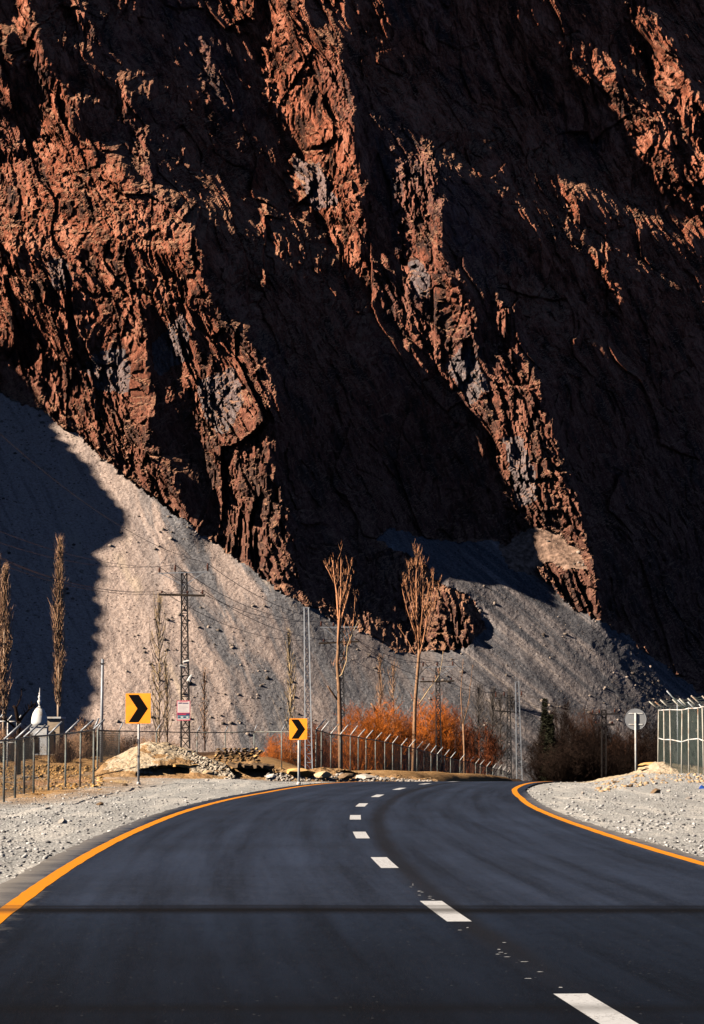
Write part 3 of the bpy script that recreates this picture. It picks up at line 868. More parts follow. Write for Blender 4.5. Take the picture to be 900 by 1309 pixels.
# rubble on the banks
for (n, u0, u1, va, vb, y, s0, s1, mat, lab, sd) in (
        (700, 205, 300, 962, 985, 99, .02, .085, stone_mat('warm_grey_stone', (0.22, 0.195, 0.16), (0.58, 0.52, 0.44)), 'grey rubble spilling down the right side of the pale heap', 1),
        (900, 340, 560, 986, 999, 98, .02, .09, M_GREYS, 'broken grey rubble along the foot of the long fence', 2),
        (1300, -10, 132, 978, 1010, 84, .015, .085, M_OCHRE, 'small ochre rubble around the posts of the near left fence', 3),
        (300, 760, 905, 985, 1003, 89, .02, .09, M_TANS, 'tan rubble on the bank under the right fence', 4)):
    r = np.random.RandomState(sd); u = r.uniform(u0, u1, n); 
    pts = []
    for k in range(n):
        if sd == 1:
            v = np.interp(u[k], [205, 225, 257, 291, 300], [952, 956, 967, 981, 990]) + r.uniform(0, 1) * 18; q = P(u[k], v, 97.2 + (992 - v) * .08)
        elif sd == 2:
            v = np.interp(u[k], [340, 430, 560], [988, 988, 999]) + r.uniform(0, 1) ** .7 * (10 if u[k] < 480 else 4); q = P(u[k], v, 98 + (998 - v) * .1)
        else: q = on_ground(u[k], r.uniform(va, vb) if sd == 3 else np.interp(u[k], [760, 815, 850, 905], [1000, 992, 988, 986]) + r.uniform(0, 14), 60, 110)
        pts.append(q)
    pts = np.array([p[:] for p in pts])
    o = stones('rubble', pts, s0 + (s1 - s0) * r.uniform(0, 1, n) ** 3, mat, sd + 40, 0.7)
    setp(o, lab, kind='stuff')
# dry-stone wall behind the bank
w_ = bpy.data.objects.new('dry_stone_wall', None); COL.objects.link(w_)
pw = at(300, 112); w_.location = (pw.x, pw.y, 0)
setp(w_, 'short dark dry-stone wall of flat brown stones behind the earth bank', 'stone wall')
ww = 0
for row in range(6):
    v = 972 - row * 2.9; u = 269 + row * 0.8 + rng.uniform(0, 3)
    while u < 330 - row * 0.6:
        wd = rng.uniform(5, 11); p = P(u + wd / 2, v, 112 + rng.uniform(-.12, .12))
        s_ = wd / 31.2 / 2
        o = rock('stone', (p.x - pw.x, p.y - pw.y, p.z), (s_ * 1.12, .22, .062), M_DARKS if rng.random() < 0.55 else M_OCHRE, ww, w_, 1, 0.01)
        ww += 1; u += wd
# flat slabs on the right bank
for i, (u, v, y, a, b, c) in enumerate(((831,977,92,.42,.35,.09),(826,983,91.4,.30,.3,.07),(838,986,91,.40,.3,.07),(846,993,90.2,.32,.3,.06),(858,990,90.5,.38,.3,.07),(868,999,89.6,.45,.3,.06),(824,991,90.8,.26,.2,.06),(884,1001,89.2,.22,.2,.08),(876,996,89.5,.28,.2,.06))):
    o = rock('slab', P(u, v, y), (a, b, c), M_OCHRE if i % 3 == 0 else M_TANS, 900 + i)
    setp(o, 'flat tan slab stepped into the bank under the right fence', 'slab', 'flat slabs on the right bank')

# ------------------------------------------------------------------ mesh builder for posts, lattices, wires and trees
class MB:
    def __init__(self): self.v, self.f = [], []
    def tube(self, pts, rad, n=5, cap=True, up=None):
        pts = [Vector(p) for p in pts]
        if not isinstance(rad, (list, tuple)): rad = [rad] * len(pts)
        b0 = len(self.v)
        for i, p in enumerate(pts):
            d = (pts[min(i + 1, len(pts) - 1)] - pts[max(i - 1, 0)])
            if d.length < 1e-9: d = Vector((0, 0, 1))
            d.normalize()
            ref = Vector((0, 1, 0)) if abs(d.y) < 0.9 else Vector((1, 0, 0))
            a = d.cross(ref).normalized(); b = d.cross(a)
            for k in range(n):
                t = 2 * math.pi * (k + 0.5) / n
                q = p + (a * math.cos(t) + b * math.sin(t)) * rad[i]
                self.v.append((q.x, q.y, q.z))
        for i in range(len(pts) - 1):
            for k in range(n):
                a, b = b0 + i * n + k, b0 + i * n + (k + 1) % n
                self.f.append((a, b, b + n, a + n))
        if cap and n > 2:
            self.f.append(tuple(b0 + k for k in range(n))[::-1]); e = b0 + (len(pts) - 1) * n
            self.f.append(tuple(e + k for k in range(n)))
        return self
    def twig(self, a, b, r):
        """three-sided spike"""
        d = (b - a); ref = Vector((0, 1, 0)) if abs(d.y) < 0.9 * d.length else Vector((1, 0, 0))
        u = d.cross(ref).normalized() * r; w = d.cross(u).normalized() * r
        i = len(self.v)
        for q in (a + u, a - u * 0.5 + w * 0.87, a - u * 0.5 - w * 0.87, b): self.v.append((q.x, q.y, q.z))
        self.f += [(i, i + 1, i + 3), (i + 1, i + 2, i + 3), (i + 2, i, i + 3)]
    def box(self, c, s, rz=0.0, M=None):
        i = len(self.v); ca, sa = math.cos(rz), math.sin(rz)
        for dz in (-1, 1):
            for dx, dy in ((-1, -1), (1, -1), (1, 1), (-1, 1)):
                x, y, z = dx * s[0] / 2, dy * s[1] / 2, dz * s[2] / 2
                p = Vector((x * ca - y * sa + c[0], x * sa + y * ca + c[1], z + c[2]))
                if M is not None: p = M @ p
                self.v.append(tuple(p))
        self.f += [(i + 3, i + 2, i + 1, i), (i + 4, i + 5, i + 6, i + 7)] + [(i + k, i + (k + 1) % 4, i + 4 + (k + 1) % 4, i + 4 + k) for k in range(4)]
        return self
    def lathe(self, c, prof, n=16):
        b0 = len(self.v)
        for r, z in prof:
            for k in range(n):
                t = 2 * math.pi * k / n; self.v.append((c[0] + r * math.cos(t), c[1] + r * math.sin(t), c[2] + z))
        for i in range(len(prof) - 1):
            for k in range(n):
                a, b = b0 + i * n + k, b0 + i * n + (k + 1) % n
                self.f.append((a, b, b + n, a + n))
        self.f.append(tuple(b0 + k for k in range(n))[::-1]); e = b0 + (len(prof) - 1) * n
        self.f.append(tuple(e + k for k in range(n)))
        return self
    def prism(self, poly, y0, y1):
        """polygon in the x-z plane given thickness along y"""
        i = len(self.v); n = len(poly)
        self.v += [(x, y0, z) for x, z in poly] + [(x, y1, z) for x, z in poly]
        self.f.append(tuple(range(i, i + n))); self.f.append(tuple(range(i + 2 * n - 1, i + n - 1, -1)))
        self.f += [(i + k, i + n + k, i + n + (k + 1) % n, i + (k + 1) % n) for k in range(n)]
        return self
    def build(self, name, mat, parent=None, smooth=False):
        return mesh_from(name, self.v, self.f, mat, parent, smooth)

def thing(name, loc, label, cat, group=None, rz=0.0):
    o = bpy.data.objects.new(name, None); COL.objects.link(o)
    o.location = loc; o.rotation_euler = (0, 0, rz); o.empty_display_size = 0.3
    return setp(o, label, cat, group)
def copy_tree(o, parent=None):
    c = o.copy(); COL.objects.link(c)
    if parent is not None: c.parent = parent
    for ch in list(o.children): copy_tree(ch, c)
    return c

M_GALV = flat_mat('galvanised_steel', (0.31, 0.35, 0.41), 0.5, 0.25, 0.25, 3)
M_WHITEP = flat_mat('pale_painted_steel', (0.56, 0.60, 0.63), 0.6, 0, 0.15, 6, dirt=(0.35, 0.22, 0.13))
M_POST = flat_mat('weathered_fence_steel', (0.20, 0.235, 0.235), 0.6, 0.2, 0.3, 4, dirt=(0.16, 0.085, 0.045))
M_DKST = flat_mat('dark_steel', (0.020, 0.023, 0.028), 0.7, 0.0, 0.4, 3, dirt=(0.07, 0.065, 0.06))
M_WIRE = flat_mat('fence_wire', (0.20, 0.22, 0.22), 0.55, 0.3, 0.2, 1)
M_WIRE_G = flat_mat('fence_wire_greenish', (0.13, 0.18, 0.165), 0.6, 0.1, 0.2, 1)
M_CABLE = flat_mat('cable', (0.022, 0.02, 0.02), 0.5, 0.1, 0.2, 1)
M_CABLE_L = flat_mat('weathered_cable', (0.16, 0.10, 0.075), 0.5, 0.1, 0.2, 1)
M_ORANGE = flat_mat('reflective_orange_sheet', (0.88, 0.30, 0.010), 0.45, 0, 0.08, 3, 0.3, dirt=(0.62, 0.21, 0.02))
M_BLACK = flat_mat('black_sheet', (0.003, 0.003, 0.0035), 0.8, 0, 0.2, 4, 0.03)
M_BROWNINS = flat_mat('brown_porcelain', (0.075, 0.022, 0.013), 0.3, 0, 0.2, 4, 0.5)
M_WOODB = flat_mat('weathered_timber', (0.035, 0.026, 0.02), 0.9, 0, 0.4, 5)
M_LIME = flat_mat('limewashed_wall', (0.66, 0.70, 0.74), 0.85, 0, 0.08, 3, dirt=(0.5, 0.44, 0.36))
M_MUD = flat_mat('cream_plaster', (0.46, 0.38, 0.29), 0.9, 0, 0.15, 2, dirt=(0.32, 0.24, 0.17))

M_MASTP = flat_mat('bright_galvanised', (0.50, 0.56, 0.64), 0.5, 0.05, 0.15, 3)
M_RUSTW = flat_mat('rusty_pale_steel', (0.46, 0.46, 0.43), 0.7, 0, 0.2, 3, dirt=(0.22, 0.10, 0.045))

# ------------------------------------------------------------------ chevron signs
def chevron_sign(loc, w, h, top, rz, label):
    t = thing('chevron_sign', loc, label, 'road sign', rz=rz)
    z0 = top - h
    pm = MB(); pm.tube([(0, 0, -0.1), (0, 0, top - 0.06)], 0.038, 10); pm.lathe((0, 0, 0.0), [(0.075, -0.05), (0.07, 0.05), (0.045, 0.09)], 10)
    pm.build('post', M_WHITEP, t, True)
    r = 0.03
    def rr(w_, h_, r_, cz):
        pts = []
        for cx_, cz_, a0 in ((w_ / 2 - r_, h_ / 2 - r_, 0), (-w_ / 2 + r_, h_ / 2 - r_, 90), (-w_ / 2 + r_, -h_ / 2 + r_, 180), (w_ / 2 - r_, -h_ / 2 + r_, 270)):
            for k in range(4):
                a = math.radians(a0 + 30 * k); pts.append((cx_ + r_ * math.cos(a), cz + cz_ + r_ * math.sin(a)))
        return pts
    pl = MB().prism(rr(w, h, r, z0 + h / 2), -0.060, -0.056).build('plate', M_ORANGE, t)
    q = [(0.10, 0.05), (0.52, 0.05), (0.89, 0.51), (0.52, 0.96), (0.12, 0.96), (0.47, 0.51)]
    MB().prism([((x - 0.5) * w, z0 + h * (1 - y)) for x, y in q][::-1], -0.0625, -0.0602).build('chevron', M_BLACK, t)
    for zz in (z0 + h * 0.25, z0 + h * 0.75):
        MB().box((0, -0.046, zz), (w * 0.8, 0.018, 0.04)).box((0, -0.02, zz), (0.09, 0.04, 0.05)).build('bracket', M_GALV, t)
    return t
for (ub, vb, ul, ur, vt, vpb, lab) in ((177, 1003, 158.5, 191.5, 887, 925.5, 'large orange chevron sign on a pale post in front of the spoil heap'),
                                       (382, 1003, 370, 393, 919, 946, 'smaller orange chevron sign beside the pale lattice mast')):
    p = on_ground(ub, vb, 60, 130)
    if ub > 300: p = P(ub, vb, 119 if p.y > 119 else p.y)
    sc_ = p.y / F
    chevron_sign((p.x, p.y, p.z), (ur - ul) * sc_ / math.cos(math.radians(20)), (vpb - vt) * sc_, (vb - vt) * sc_, math.radians(-20), lab)

# round sign seen from behind
p = P(813, 986, 93); gs = 93 / F
t = thing('round_sign', p, 'round grey sign seen from behind on the right bank', 'road sign', rz=math.radians(-12))
MB().tube([(0, 0, -0.25), (0, 0, 74 * gs)], 0.036, 10).build('post', M_WHITEP, t, True)
M_SBACK = flat_mat('bare_sign_back', (0.23, 0.25, 0.28), 0.55, 0.3, 0.12, 5)
dz = 66 * gs
ring = [(13.4 * gs * math.cos(a), dz + 13.4 * gs * math.sin(a)) for a in np.linspace(0, 2 * math.pi, 33)[:-1]]
MB().prism(ring, 0.045, 0.05).build('disc', M_SBACK, t)
ringo = MB(); ringo.tube([(x, 0.047, z) for x, z in ring + ring[:1]], 0.008, 5, False).build('rim', M_GALV, t)
for k in (-6.5, 7.5): MB().box((0, 0.035, dz + k * gs), (18 * gs, 0.02, 0.035)).build('bracket', M_WHITEP, t)

# ------------------------------------------------------------------ fences
def fence(name, posts, hgt, arm, label, wire_step, wire_r, r_post=0.03, mesh_mat=None, post_mat=None, arm_mat=None, rails=(), rail_mat=None, skip=(), strands=3, mesh_top=0.97, arms_all=True, lean=0.0):
    """posts: ground points; arm: offset of the arm's tip; rails: heights of horizontal pipes"""
    pm, am = post_mat or M_POST, arm_mat or post_mat or M_POST
    t = thing(name, posts[0], label, 'fence')
    O = Vector(posts[0]); loc = [Vector(p) - O for p in posts]
    hs = hgt if isinstance(hgt, (list, tuple)) else [hgt] * len(posts)
    tops = [p + Vector((lean * (rng.random() - .5), lean * (rng.random() - .5), h)) for p, h in zip(loc, hs)]
    armv = [Vector(arm) * rng.uniform(0.92, 1.08) + Vector((rng.uniform(-.03, .03), 0, rng.uniform(-.04, .04))) for _ in loc]
    for i, p in enumerate(loc):
        po = MB().tube([p - Vector((0, 0, 0.3)), tops[i]], r_post, 6).build('post', pm, t, True)
        MB().tube([tops[i], tops[i] + armv[i]], r_post * 0.95, 6).build('arm', am, po, True)
    cl = MB(); any_ = False
    for i in range(len(loc) - 1):
        if i in skip: continue
        any_ = True
        a, b = loc[i], loc[i + 1]; L = max((b - a).length, 0.1); H_ = (hs[i] + hs[i + 1]) / 2 * mesh_top
        n = max(2, int(L / wire_step)); m = H_ / wire_step
        def pt(s, h): q = a.lerp(b, s / L); return q + (tops[i].lerp(tops[i + 1], s / L) - q) * (h / ((hs[i] + hs[i + 1]) / 2)) + Vector((0, 0.012, 0.03))
        k = -m
        while k < n:
            s0, h0 = k * wire_step, 0.0
            s1, h1 = s0 + H_, H_
            if s0 < 0: h0 -= s0; s0 = 0
            if s1 > L: h1 -= s1 - L; s1 = L
            if s1 > s0:
                cl.tube([pt(s0, h0), pt(s1, h1)], wire_r, 3, False); cl.tube([pt(L - s0, h0), pt(L - s1, h1)], wire_r, 3, False)
            k += 1
    if any_: setp(cl.build('chain_link', mesh_mat or M_WIRE, t), kind='stuff')
    for h in rails:
        for i in range(len(loc) - 1):
            if i in skip: continue
            MB().tube([loc[i].lerp(tops[i], h), loc[i + 1].lerp(tops[i + 1], h)], r_post * 0.9, 6).build('rail', rail_mat or pm, t, True)
    for s in range(strands):
        f = (s + 1) / strands * 0.96
        pts = []
        for i in range(len(loc)):
            q = tops[i] + armv[i] * f
            if pts: pts.append((pts[-1] + q) / 2 - Vector((0, 0, 0.035 + 0.03 * rng.random())))
            pts.append(q)
        MB().tube(pts, wire_r * 1.3, 3, False).build('barbed_wire', mesh_mat or M_WIRE, t)
    return t

# near left fence
us = [(-46,1040,952),(-20,1031,949),(5,1023,946),(19,1018,945),(31,1015.6,943),(43,1012.7,941),(62,1012.7,939.5),(83.5,1013.5,937.5),(102,1010,935),(120,1005.4,932.5)]
yy_ = [60.5, 64, 67.5, 70.5, 73, 76, 78.5, 81, 83.5, 86]
posts, hs = [], []
for (u, vb, vt), y in zip(us, yy_):
    p = P(u, vb, y); posts.append(p); hs.append((vb - vt) * y / F)
fence('wire_fence', posts, hs, (0.36, 0.1, 0.34), 'near wire fence with angled arms at the left edge of the gravel', 0.085, 0.0017, 0.032, lean=0.05, rails=(0.985,), post_mat=M_POST, arm_mat=M_GALV)
# its far side, running back and across behind the heap
pl = []
for (u, vt, y) in ((120,932.5,86.8),(125,933,104),(152.5,934,128),(200,935,138),(252,936,146),(288,936,147),(325,935,148),(360,935,144),(384,935,141)):
    p = P(u, vt, y); g = gz(p.x, p.y) if u > 150 else p.z - 1.75; pl.append(Vector((p.x, p.y, p.z - 1.75)))
fence('wire_fence', pl, 1.75, (0.17, 0.0, 0.36), 'thin wire fence crossing behind the pale spoil heap', 0.16, 0.0016, 0.034, rails=(0.99,), skip=(0,), arm_mat=M_GALV)
# a pale fence further left
pl = [P(u, 921 + 0.02 * u, 120) - Vector((0, 0, 1.9)) for u in (-50, -38, -26, -14, -2, 10, 22)]
fence('wire_fence', pl, 1.9, (0.2, 0, 0.25), 'pale fence section behind the near fence at the left edge', 0.18, 0.002, 0.035, post_mat=M_WHITEP, rails=(0.98, 0.5))

# the long fence that follows the outside of the bend
tp = [(404,933),(411,934),(423,938),(435,939),(448,940),(458,942),(468,944),(480,945.5),(492,948),(502,950),(513,953),(523,955),(533,957),(542,960),(551,962),(559,964),(568,966.5),(576,969),(588,972),(600,974),(608,976),(614,977.5),(622,980),(630,982),(637,983.5),(643,985),(649,987),(655,988.5),(661,990),(668,991),(676,992.5)]
posts = []
for (u, vt) in tp:
    y = float(np.interp(u, [404, 502, 576, 661, 700], [140, 185, 240, 330, 360]))
    p = P(u, vt, y); posts.append(p - Vector((0, 0, 2.1)))
fence('wire_fence', posts, 2.1, (0.44, 0.1, 0.52), 'long wire fence with pale angled arms following the outside of the bend', 0.19, 0.0022, 0.042, arm_mat=M_WHITEP, mesh_mat=M_WIRE, rails=(0.985,))

# right fence on the sandy bank
rp = [(841,907.5,985,93),(849.5,907,990,91.5),(858,906.5,990,90.5),(871,907,996,89),(880.5,905,992,88),(893,904.5,990,87),(900,903,997,86),(912,902,1000,85),(925,901,1004,84),(940,900,1008,83)]
posts, hs = [], []
for (u, vt, vb, y) in rp:
    q = P(u, vb, y); posts.append(q); hs.append((vb - vt) * y / F)
fence('wire_fence', posts, hs, (-0.30, 0.05, 0.30), 'rusty wire fence with pale rails on the bright bank at the right', 0.055, 0.0030, 0.025, post_mat=M_RUSTW, mesh_mat=M_WIRE_G, rails=(0.985, 0.53), lean=0.10, rail_mat=M_WHITEP, strands=4)
rp2 = [(866,884,98),(880,893,97),(893,897,96),(906,899,95)]
pl = [P(u, v + 14, y) - Vector((0, 0, 1.9)) for u, v, y in rp2]
fence('wire_fence', pl, 1.9, (-0.36, 0, 0.36), 'second line of fence arms behind the rusty fence at the right', 0.07, 0.0036, 0.03, mesh_mat=M_WIRE_G, strands=4, post_mat=M_GALV)
o = mesh_from('plastic_scrap', [(0,0,0),(.18,.02,.01),(.2,.12,.05),(.05,.13,.07),(.09,.06,.11),(.02,.02,.03)], [(0,1,4),(1,2,4),(2,3,4),(3,5,4),(5,0,4),(0,5,3,2,1)], flat_mat('blue_plastic', (0.03, 0.12, 0.55), 0.4, 0, 0.2, 5))
o.location = on_ground(893, 1009, 60, 110) + Vector((0, 0, 0.01)); setp(o, 'scrap of blue plastic below the right fence', 'litter')

# ------------------------------------------------------------------ lattice pylons, poles and cables
def lattice(mb, base, top, wb, wt, n, r, diag=0.6):
    """two-dimensional bays on four legs"""
    base, top = Vector(base), Vector(top)
    cor = [(-1, -1), (1, -1), (1, 1), (-1, 1)]
    def c(k, f): w = (wb * (1 - f) + wt * f) / 2; q = base.lerp(top, f); return q + Vector((cor[k][0] * w, cor[k][1] * w, 0))
    for k in range(4): mb.tube([c(k, 0), c(k, 1)], r, 4)
    for i in range(n):
        f0, f1 = i / n, (i + 1) / n
        for k in range(4):
            k2 = (k + 1) % 4
            a, b = (k, k2) if i % 2 else (k2, k)
            mb.tube([c(a, f0), c(b, f1)], r * diag, 3, False); mb.tube([c(k, f1), c(k2, f1)], r * diag, 3, False)
def insulator(base, h, par):
    m = MB().lathe(base, [(0.04, 0), (0.04, h * .2), (0.105, h * .25), (0.05, h * .4), (0.085, h * .48), (0.05, h * .62), (0.075, h * .7), (0.035, h)], 8)
    return m.build('insulator', M_BROWNINS, par, True)

PINS = {}
def pylon(key, y, ub, vb, ut, vt, wb, wt, arms, label, mat, bays=16, r=0.03, extra=None, name='lattice_pylon'):
    base, top = P(ub, vb, y), P(ut, vt, y)
    t = thing(name, base, label, 'pylon')
    m = MB(); lattice(m, (0, 0, 0), top - base, wb * y / F, wt * y / F, bays, r); m.build('lattice', mat, t)
    for (u0, v0, u1, v1, thick, am, pins, depth) in arms:
        a, b = P(u0, v0, y - depth) - base, P(u1, v1, y - depth) - base
        ao = MB().tube([a, b], thick, 4).build('cross_arm', am, t)
        if am is M_GALV:
            c = top - base - Vector((0, 0, 0.9)); br = MB()
            for e in (a.lerp(b, .06), a.lerp(b, .94)): br.tube([e, Vector((c.x, c.y - 0.15, c.z))], thick * .7, 4)
            br.build('brace', am, t)
        for j, (up, vp) in enumerate(pins):
            q = P(up, v0 + (v1 - v0) * (up - u0) / (u1 - u0), y - depth) - base
            h = (q.z + base.z); tz = P(up, vp, y - depth).z
            insulator((q.x, q.y, q.z + thick), tz - h - thick, t)
            PINS.setdefault(key, []).append(Vector((q.x + base.x, q.y + base.y, tz)))
    return t, base
t1, b1 = pylon('a', 175, 237, 957, 235.5, 731, 11, 6.5, [
    (202, 733, 265, 731, 0.045, M_GALV, [(204, 725), (224, 722), (265.5, 720)], 0.25),
    (203, 760, 262, 761.5, 0.095, M_WOODB, [(207, 755), (240, 755), (259, 754)], 0.25)],
    'dark lattice pylon carrying a pink notice and floodlights behind the spoil heap', M_DKST, 17, 0.055)
for (u, v, rx) in ((238, 846, 0.2), (233.5, 852, -0.25)):
    q = P(u, v, 174.3) - b1
    f_ = MB().box((0, 0, 0), (0.36, 0.22, 0.12)).build('floodlight', M_WHITEP, t1); f_.location = q; f_.rotation_euler = (0.4, rx * -1, 0.2)
q = P(243.5, 867, 174.3) - b1
f_ = MB().tube([(-.1, 0, -.2), (0, 0, 0.05), (.09, 0, .22)], [0.15, 0.12, 0.05], 8).build('floodlight', M_WHITEP, t1)
f_.location = q
# the notice
M_PINK = flat_mat('pink_print', (0.75, 0.16, 0.24), 0.6, 0, 0.1, 6); M_PAPER = flat_mat('white_print', (0.78, 0.74, 0.76), 0.6, 0, 0.05, 4)
M_TEAL = flat_mat('teal_print', (0.16, 0.36, 0.42), 0.6, 0, 0.3, 9); M_NAVY = flat_mat('navy_print', (0.06, 0.05, 0.16), 0.6, 0, 0.2, 9); M_RED = flat_mat('red_print', (0.6, 0.05, 0.10), 0.6, 0, 0.2, 9)
yb = 174.45; a, b = P(226, 921, yb), P(243.3, 895.5, yb)
W_, H_ = b.x - a.x, b.z - a.z
no = thing('notice_board', (a.x, yb, a.z), 'pink edged notice with faint print hung on the dark lattice pylon', 'notice', rz=math.radians(-3))
MB().prism([(0, 0), (W_, 0), (W_, H_), (0, H_)], 0, 0.02).build('backing', M_PINK, no)
def pr(x0, z0, x1, z1, m, nm, dep): MB().prism([(x0 * W_, z0 * H_), (x1 * W_, z0 * H_), (x1 * W_, z1 * H_), (x0 * W_, z1 * H_)], -dep, -dep + 0.003).build(nm, m, no)
pr(.05, .05, .95, .96, M_PAPER, 'sheet', .004); pr(.05, .10, .95, .24, M_TEAL, 'picture', .008); pr(.05, .24, .95, .36, M_NAVY, 'picture', .008); pr(.12, .28, .7, .33, M_RED, 'print', .012); pr(.05, .36, .95, .395, M_RED, 'print', .008)
pr(.12, .84, .38, .89, M_NAVY, 'print', .008); pr(.42, .83, .86, .87, M_NAVY, 'print', .008); pr(.2, .915, .8, .945, M_RED, 'print', .008)
for k in range(5): pr(.14 + .02 * (k % 2), .46 + .065 * k, .82 - .07 * (k % 3), .468 + .065 * k, flat_mat('grey_print', (.45, .38, .42), .6), 'print', .008)
for k in range(4): pr(.12 + .2 * k, .13, .25 + .2 * k, .20, M_PAPER if k % 2 else M_NAVY, 'print', .012)

pylon('b', 205, 437, 985, 435.5, 803, 9, 5.5, [
    (409, 802, 458, 801.5, 0.045, M_GALV, [(410.5, 794), (426.5, 795), (457, 793)], 0.25),
    (407.5, 822.5, 459, 820, 0.095, M_WOODB, [(414, 817), (455, 816)], 0.25)],
    'dark lattice pylon hidden behind the tall pollarded tree', M_DKST, 15, 0.055)
pylon('c', 238, 561, 975, 559.5, 852, 7, 4.5, [
    (541, 853, 583, 852, 0.045, M_GALV, [(541, 846), (559, 846), (579, 845)], 0.25),
    (537, 871.5, 581, 870.5, 0.095, M_WOODB, [(541, 866), (577, 866)], 0.25)],
    'small lattice pylon standing behind the orange willows', M_DKST, 12, 0.055)
pylon('d', 290, 651, 1000, 650.5, 889, 6, 4, [
    (633, 893, 668, 890.5, 0.06, M_DKST, [(634, 884), (644.5, 884), (667, 883)], 0.25),
    (632.5, 908.5, 666, 911, 0.10, M_CABLE, [], 0.25)],
    'lattice pylon with two cross arms left of the bluish mast', M_DKST, 11, 0.06)
pylon('e', 244, 772, 1000, 772, 908, 5.5, 5.5, [
    (757, 913.5, 789, 912.5, 0.09, M_CABLE, [(758, 907), (766.5, 907), (786, 906)], 0.3),
    (760, 926.5, 786, 926.5, 0.11, M_CABLE, [(762, 922), (783, 922)], 0.3)],
    'black pylon silhouette in the dark thicket left of the round sign', M_CABLE, 10, 0.06)
for (nm, y, ub, vb, ut, vt, wb, wt, bays, lab, mat) in (
        ('lattice_mast', 140, 395, 997, 391.5, 777.5, 9, 5.6, 20, 'pale slender lattice mast beside the smaller chevron sign', M_GALV),
        ('lattice_mast', 270, 664, 999, 661, 872, 7, 4, 16, 'bluish lattice mast at the end of the long fence', M_GALV)):
    base, top = P(ub, vb, y), P(ut, vt, y)
    t = thing(nm, base, lab, 'mast'); m = MB(); lattice(m, (0, 0, 0), top - base, wb * y / F, wt * y / F, bays, 0.036 if y < 200 else 0.06); m.build('lattice', M_MASTP if y < 200 else mat, t)
    MB().box((top.x - base.x, 0, top.z - base.z + 0.02), (wt * y / F * 1.5, wt * y / F * 1.2, 0.05)).build('cap_plate', mat, t)
    PINS[nm + str(y)] = [top + Vector((0, 0, .05))]
p = P(129.5, 976, 150); t = thing('concrete_pole', p, 'thin pale pole between the near fence and the large chevron sign', 'pole')
MB().tube([(0, 0, 0), (0.03, 0, 133 * 150 / F)], [0.10, 0.075], 8).build('shaft', M_GALV, t, True)
MB().box((0.03, 0, 127 * 150 / F), (0.24, 0.2, 0.06)).build('collar', M_DKST, t)

def cable(a, b, sag, r, mat, label, n=22):
    pts = [a.lerp(b, i / n) - Vector((0, 0, 4 * sag * (i / n) * (1 - i / n))) for i in range(n + 1)]
    m = MB(); o0 = pts[0]; m.tube([q - o0 for q in pts], r, 4, False)
    o = m.build('power_cable', mat); o.location = o0; return setp(o, label, 'cable', 'power cables strung between the pylons')
A = PINS['a']; B = PINS['b']; Cc = PINS['c']; Dd = PINS['d']; E = PINS['e']
for (u, v, tgt, sag, wh) in ((-60, 652, 0, .7, 'topmost'), (-60, 670, 1, .9, 'second from the top'), (-60, 681, 3, 1.0, 'third from the top'), (-60, 686, 4, 1.1, 'fourth from the top'), (-60, 694, 5, 1.2, 'lowest')):
    cable(P(u, v, 140), A[tgt], sag, 0.016, M_CABLE_L, 'thin pale cable from the left edge to the notice-bearing pylon, ' + wh)
cable(P(-60, 498, 110), A[2], 1.2, 0.013, M_CABLE, 'dark cable crossing the scree from the upper left to the notice-bearing pylon')
for i, j in ((0, 0), (1, 1), (2, 2), (3, 3), (5, 4)): cable(A[i], B[j], 1.1, 0.019, M_CABLE, 'dark cable between the notice-bearing pylon and the pylon behind the pollarded tree')
for i, j in ((0, 0), (1, 1), (2, 2), (3, 3), (4, 4)): cable(B[i], Cc[j], 1.0, 0.022, M_CABLE, 'dark cable between the pylon behind the pollarded tree and the pylon behind the willows')
for i, j in ((0, 0), (1, 1), (2, 2)): cable(Cc[i], Dd[j], 1.0, 0.022, M_CABLE, 'dark cable between the pylon behind the willows and the two-armed pylon')
for i, j in ((0, 0), (1, 1), (2, 2)): cable(Dd[i], E[j], 0.8, 0.022, M_CABLE, 'dark cable between the two-armed pylon and the black pylon')

# ------------------------------------------------------------------ shrine and shed at the left
y = 185; k = y / F * 1.12
p = P(50, 965, y); t = thing('domed_shrine', p, 'small white domed shrine with a beaded finial behind the near left fence', 'shrine')
MB().box((0, 0, 16 * k), (19 * k, 19 * k, 32 * k)).build('wall', M_LIME, t)
MB().box((0, 0, 32.6 * k), (21 * k, 21 * k, 1.2 * k)).build('cornice', M_LIME, t)
MB().lathe((0, 0, 33.2 * k), [(9.2 * k, 0), (9.3 * k, 4 * k), (9 * k, 9 * k), (7.6 * k, 14 * k), (5 * k, 18.5 * k), (2 * k, 21.5 * k), (1.2 * k, 22.5 * k)], 24).build('dome', M_LIME, t, True)
MB().lathe((0, 0, 55.2 * k), [(1.1 * k, 0), (1 * k, 2 * k), (2.5 * k, 4.5 * k), (2.5 * k, 6 * k), (.9 * k, 8 * k), (1.9 * k, 10 * k), (1.8 * k, 11.5 * k), (.6 * k, 13 * k), (1.2 * k, 14.8 * k), (.4 * k, 16 * k), (.15 * k, 21 * k)], 12).build('finial', M_LIME, t, True)
MB().box((-2 * k, -9.7 * k, 11 * k), (5 * k, .5 * k, 18 * k)).build('door', M_WOODB, t)
p = P(70, 965, 190); t = thing('cream_shed', p, 'small cream plastered shed to the right of the domed shrine', 'shed')
MB().box((0, 0, 1.25), (0.95, 3.0, 2.5)).build('wall', M_MUD, t); MB().box((0, 0, 2.56), (1.15, 3.3, 0.12)).build('roof', M_LIME, t)
MB().box((-0.1, -1.52, 0.9), (0.4, 0.05, 1.5)).build('door', M_WOODB, t)

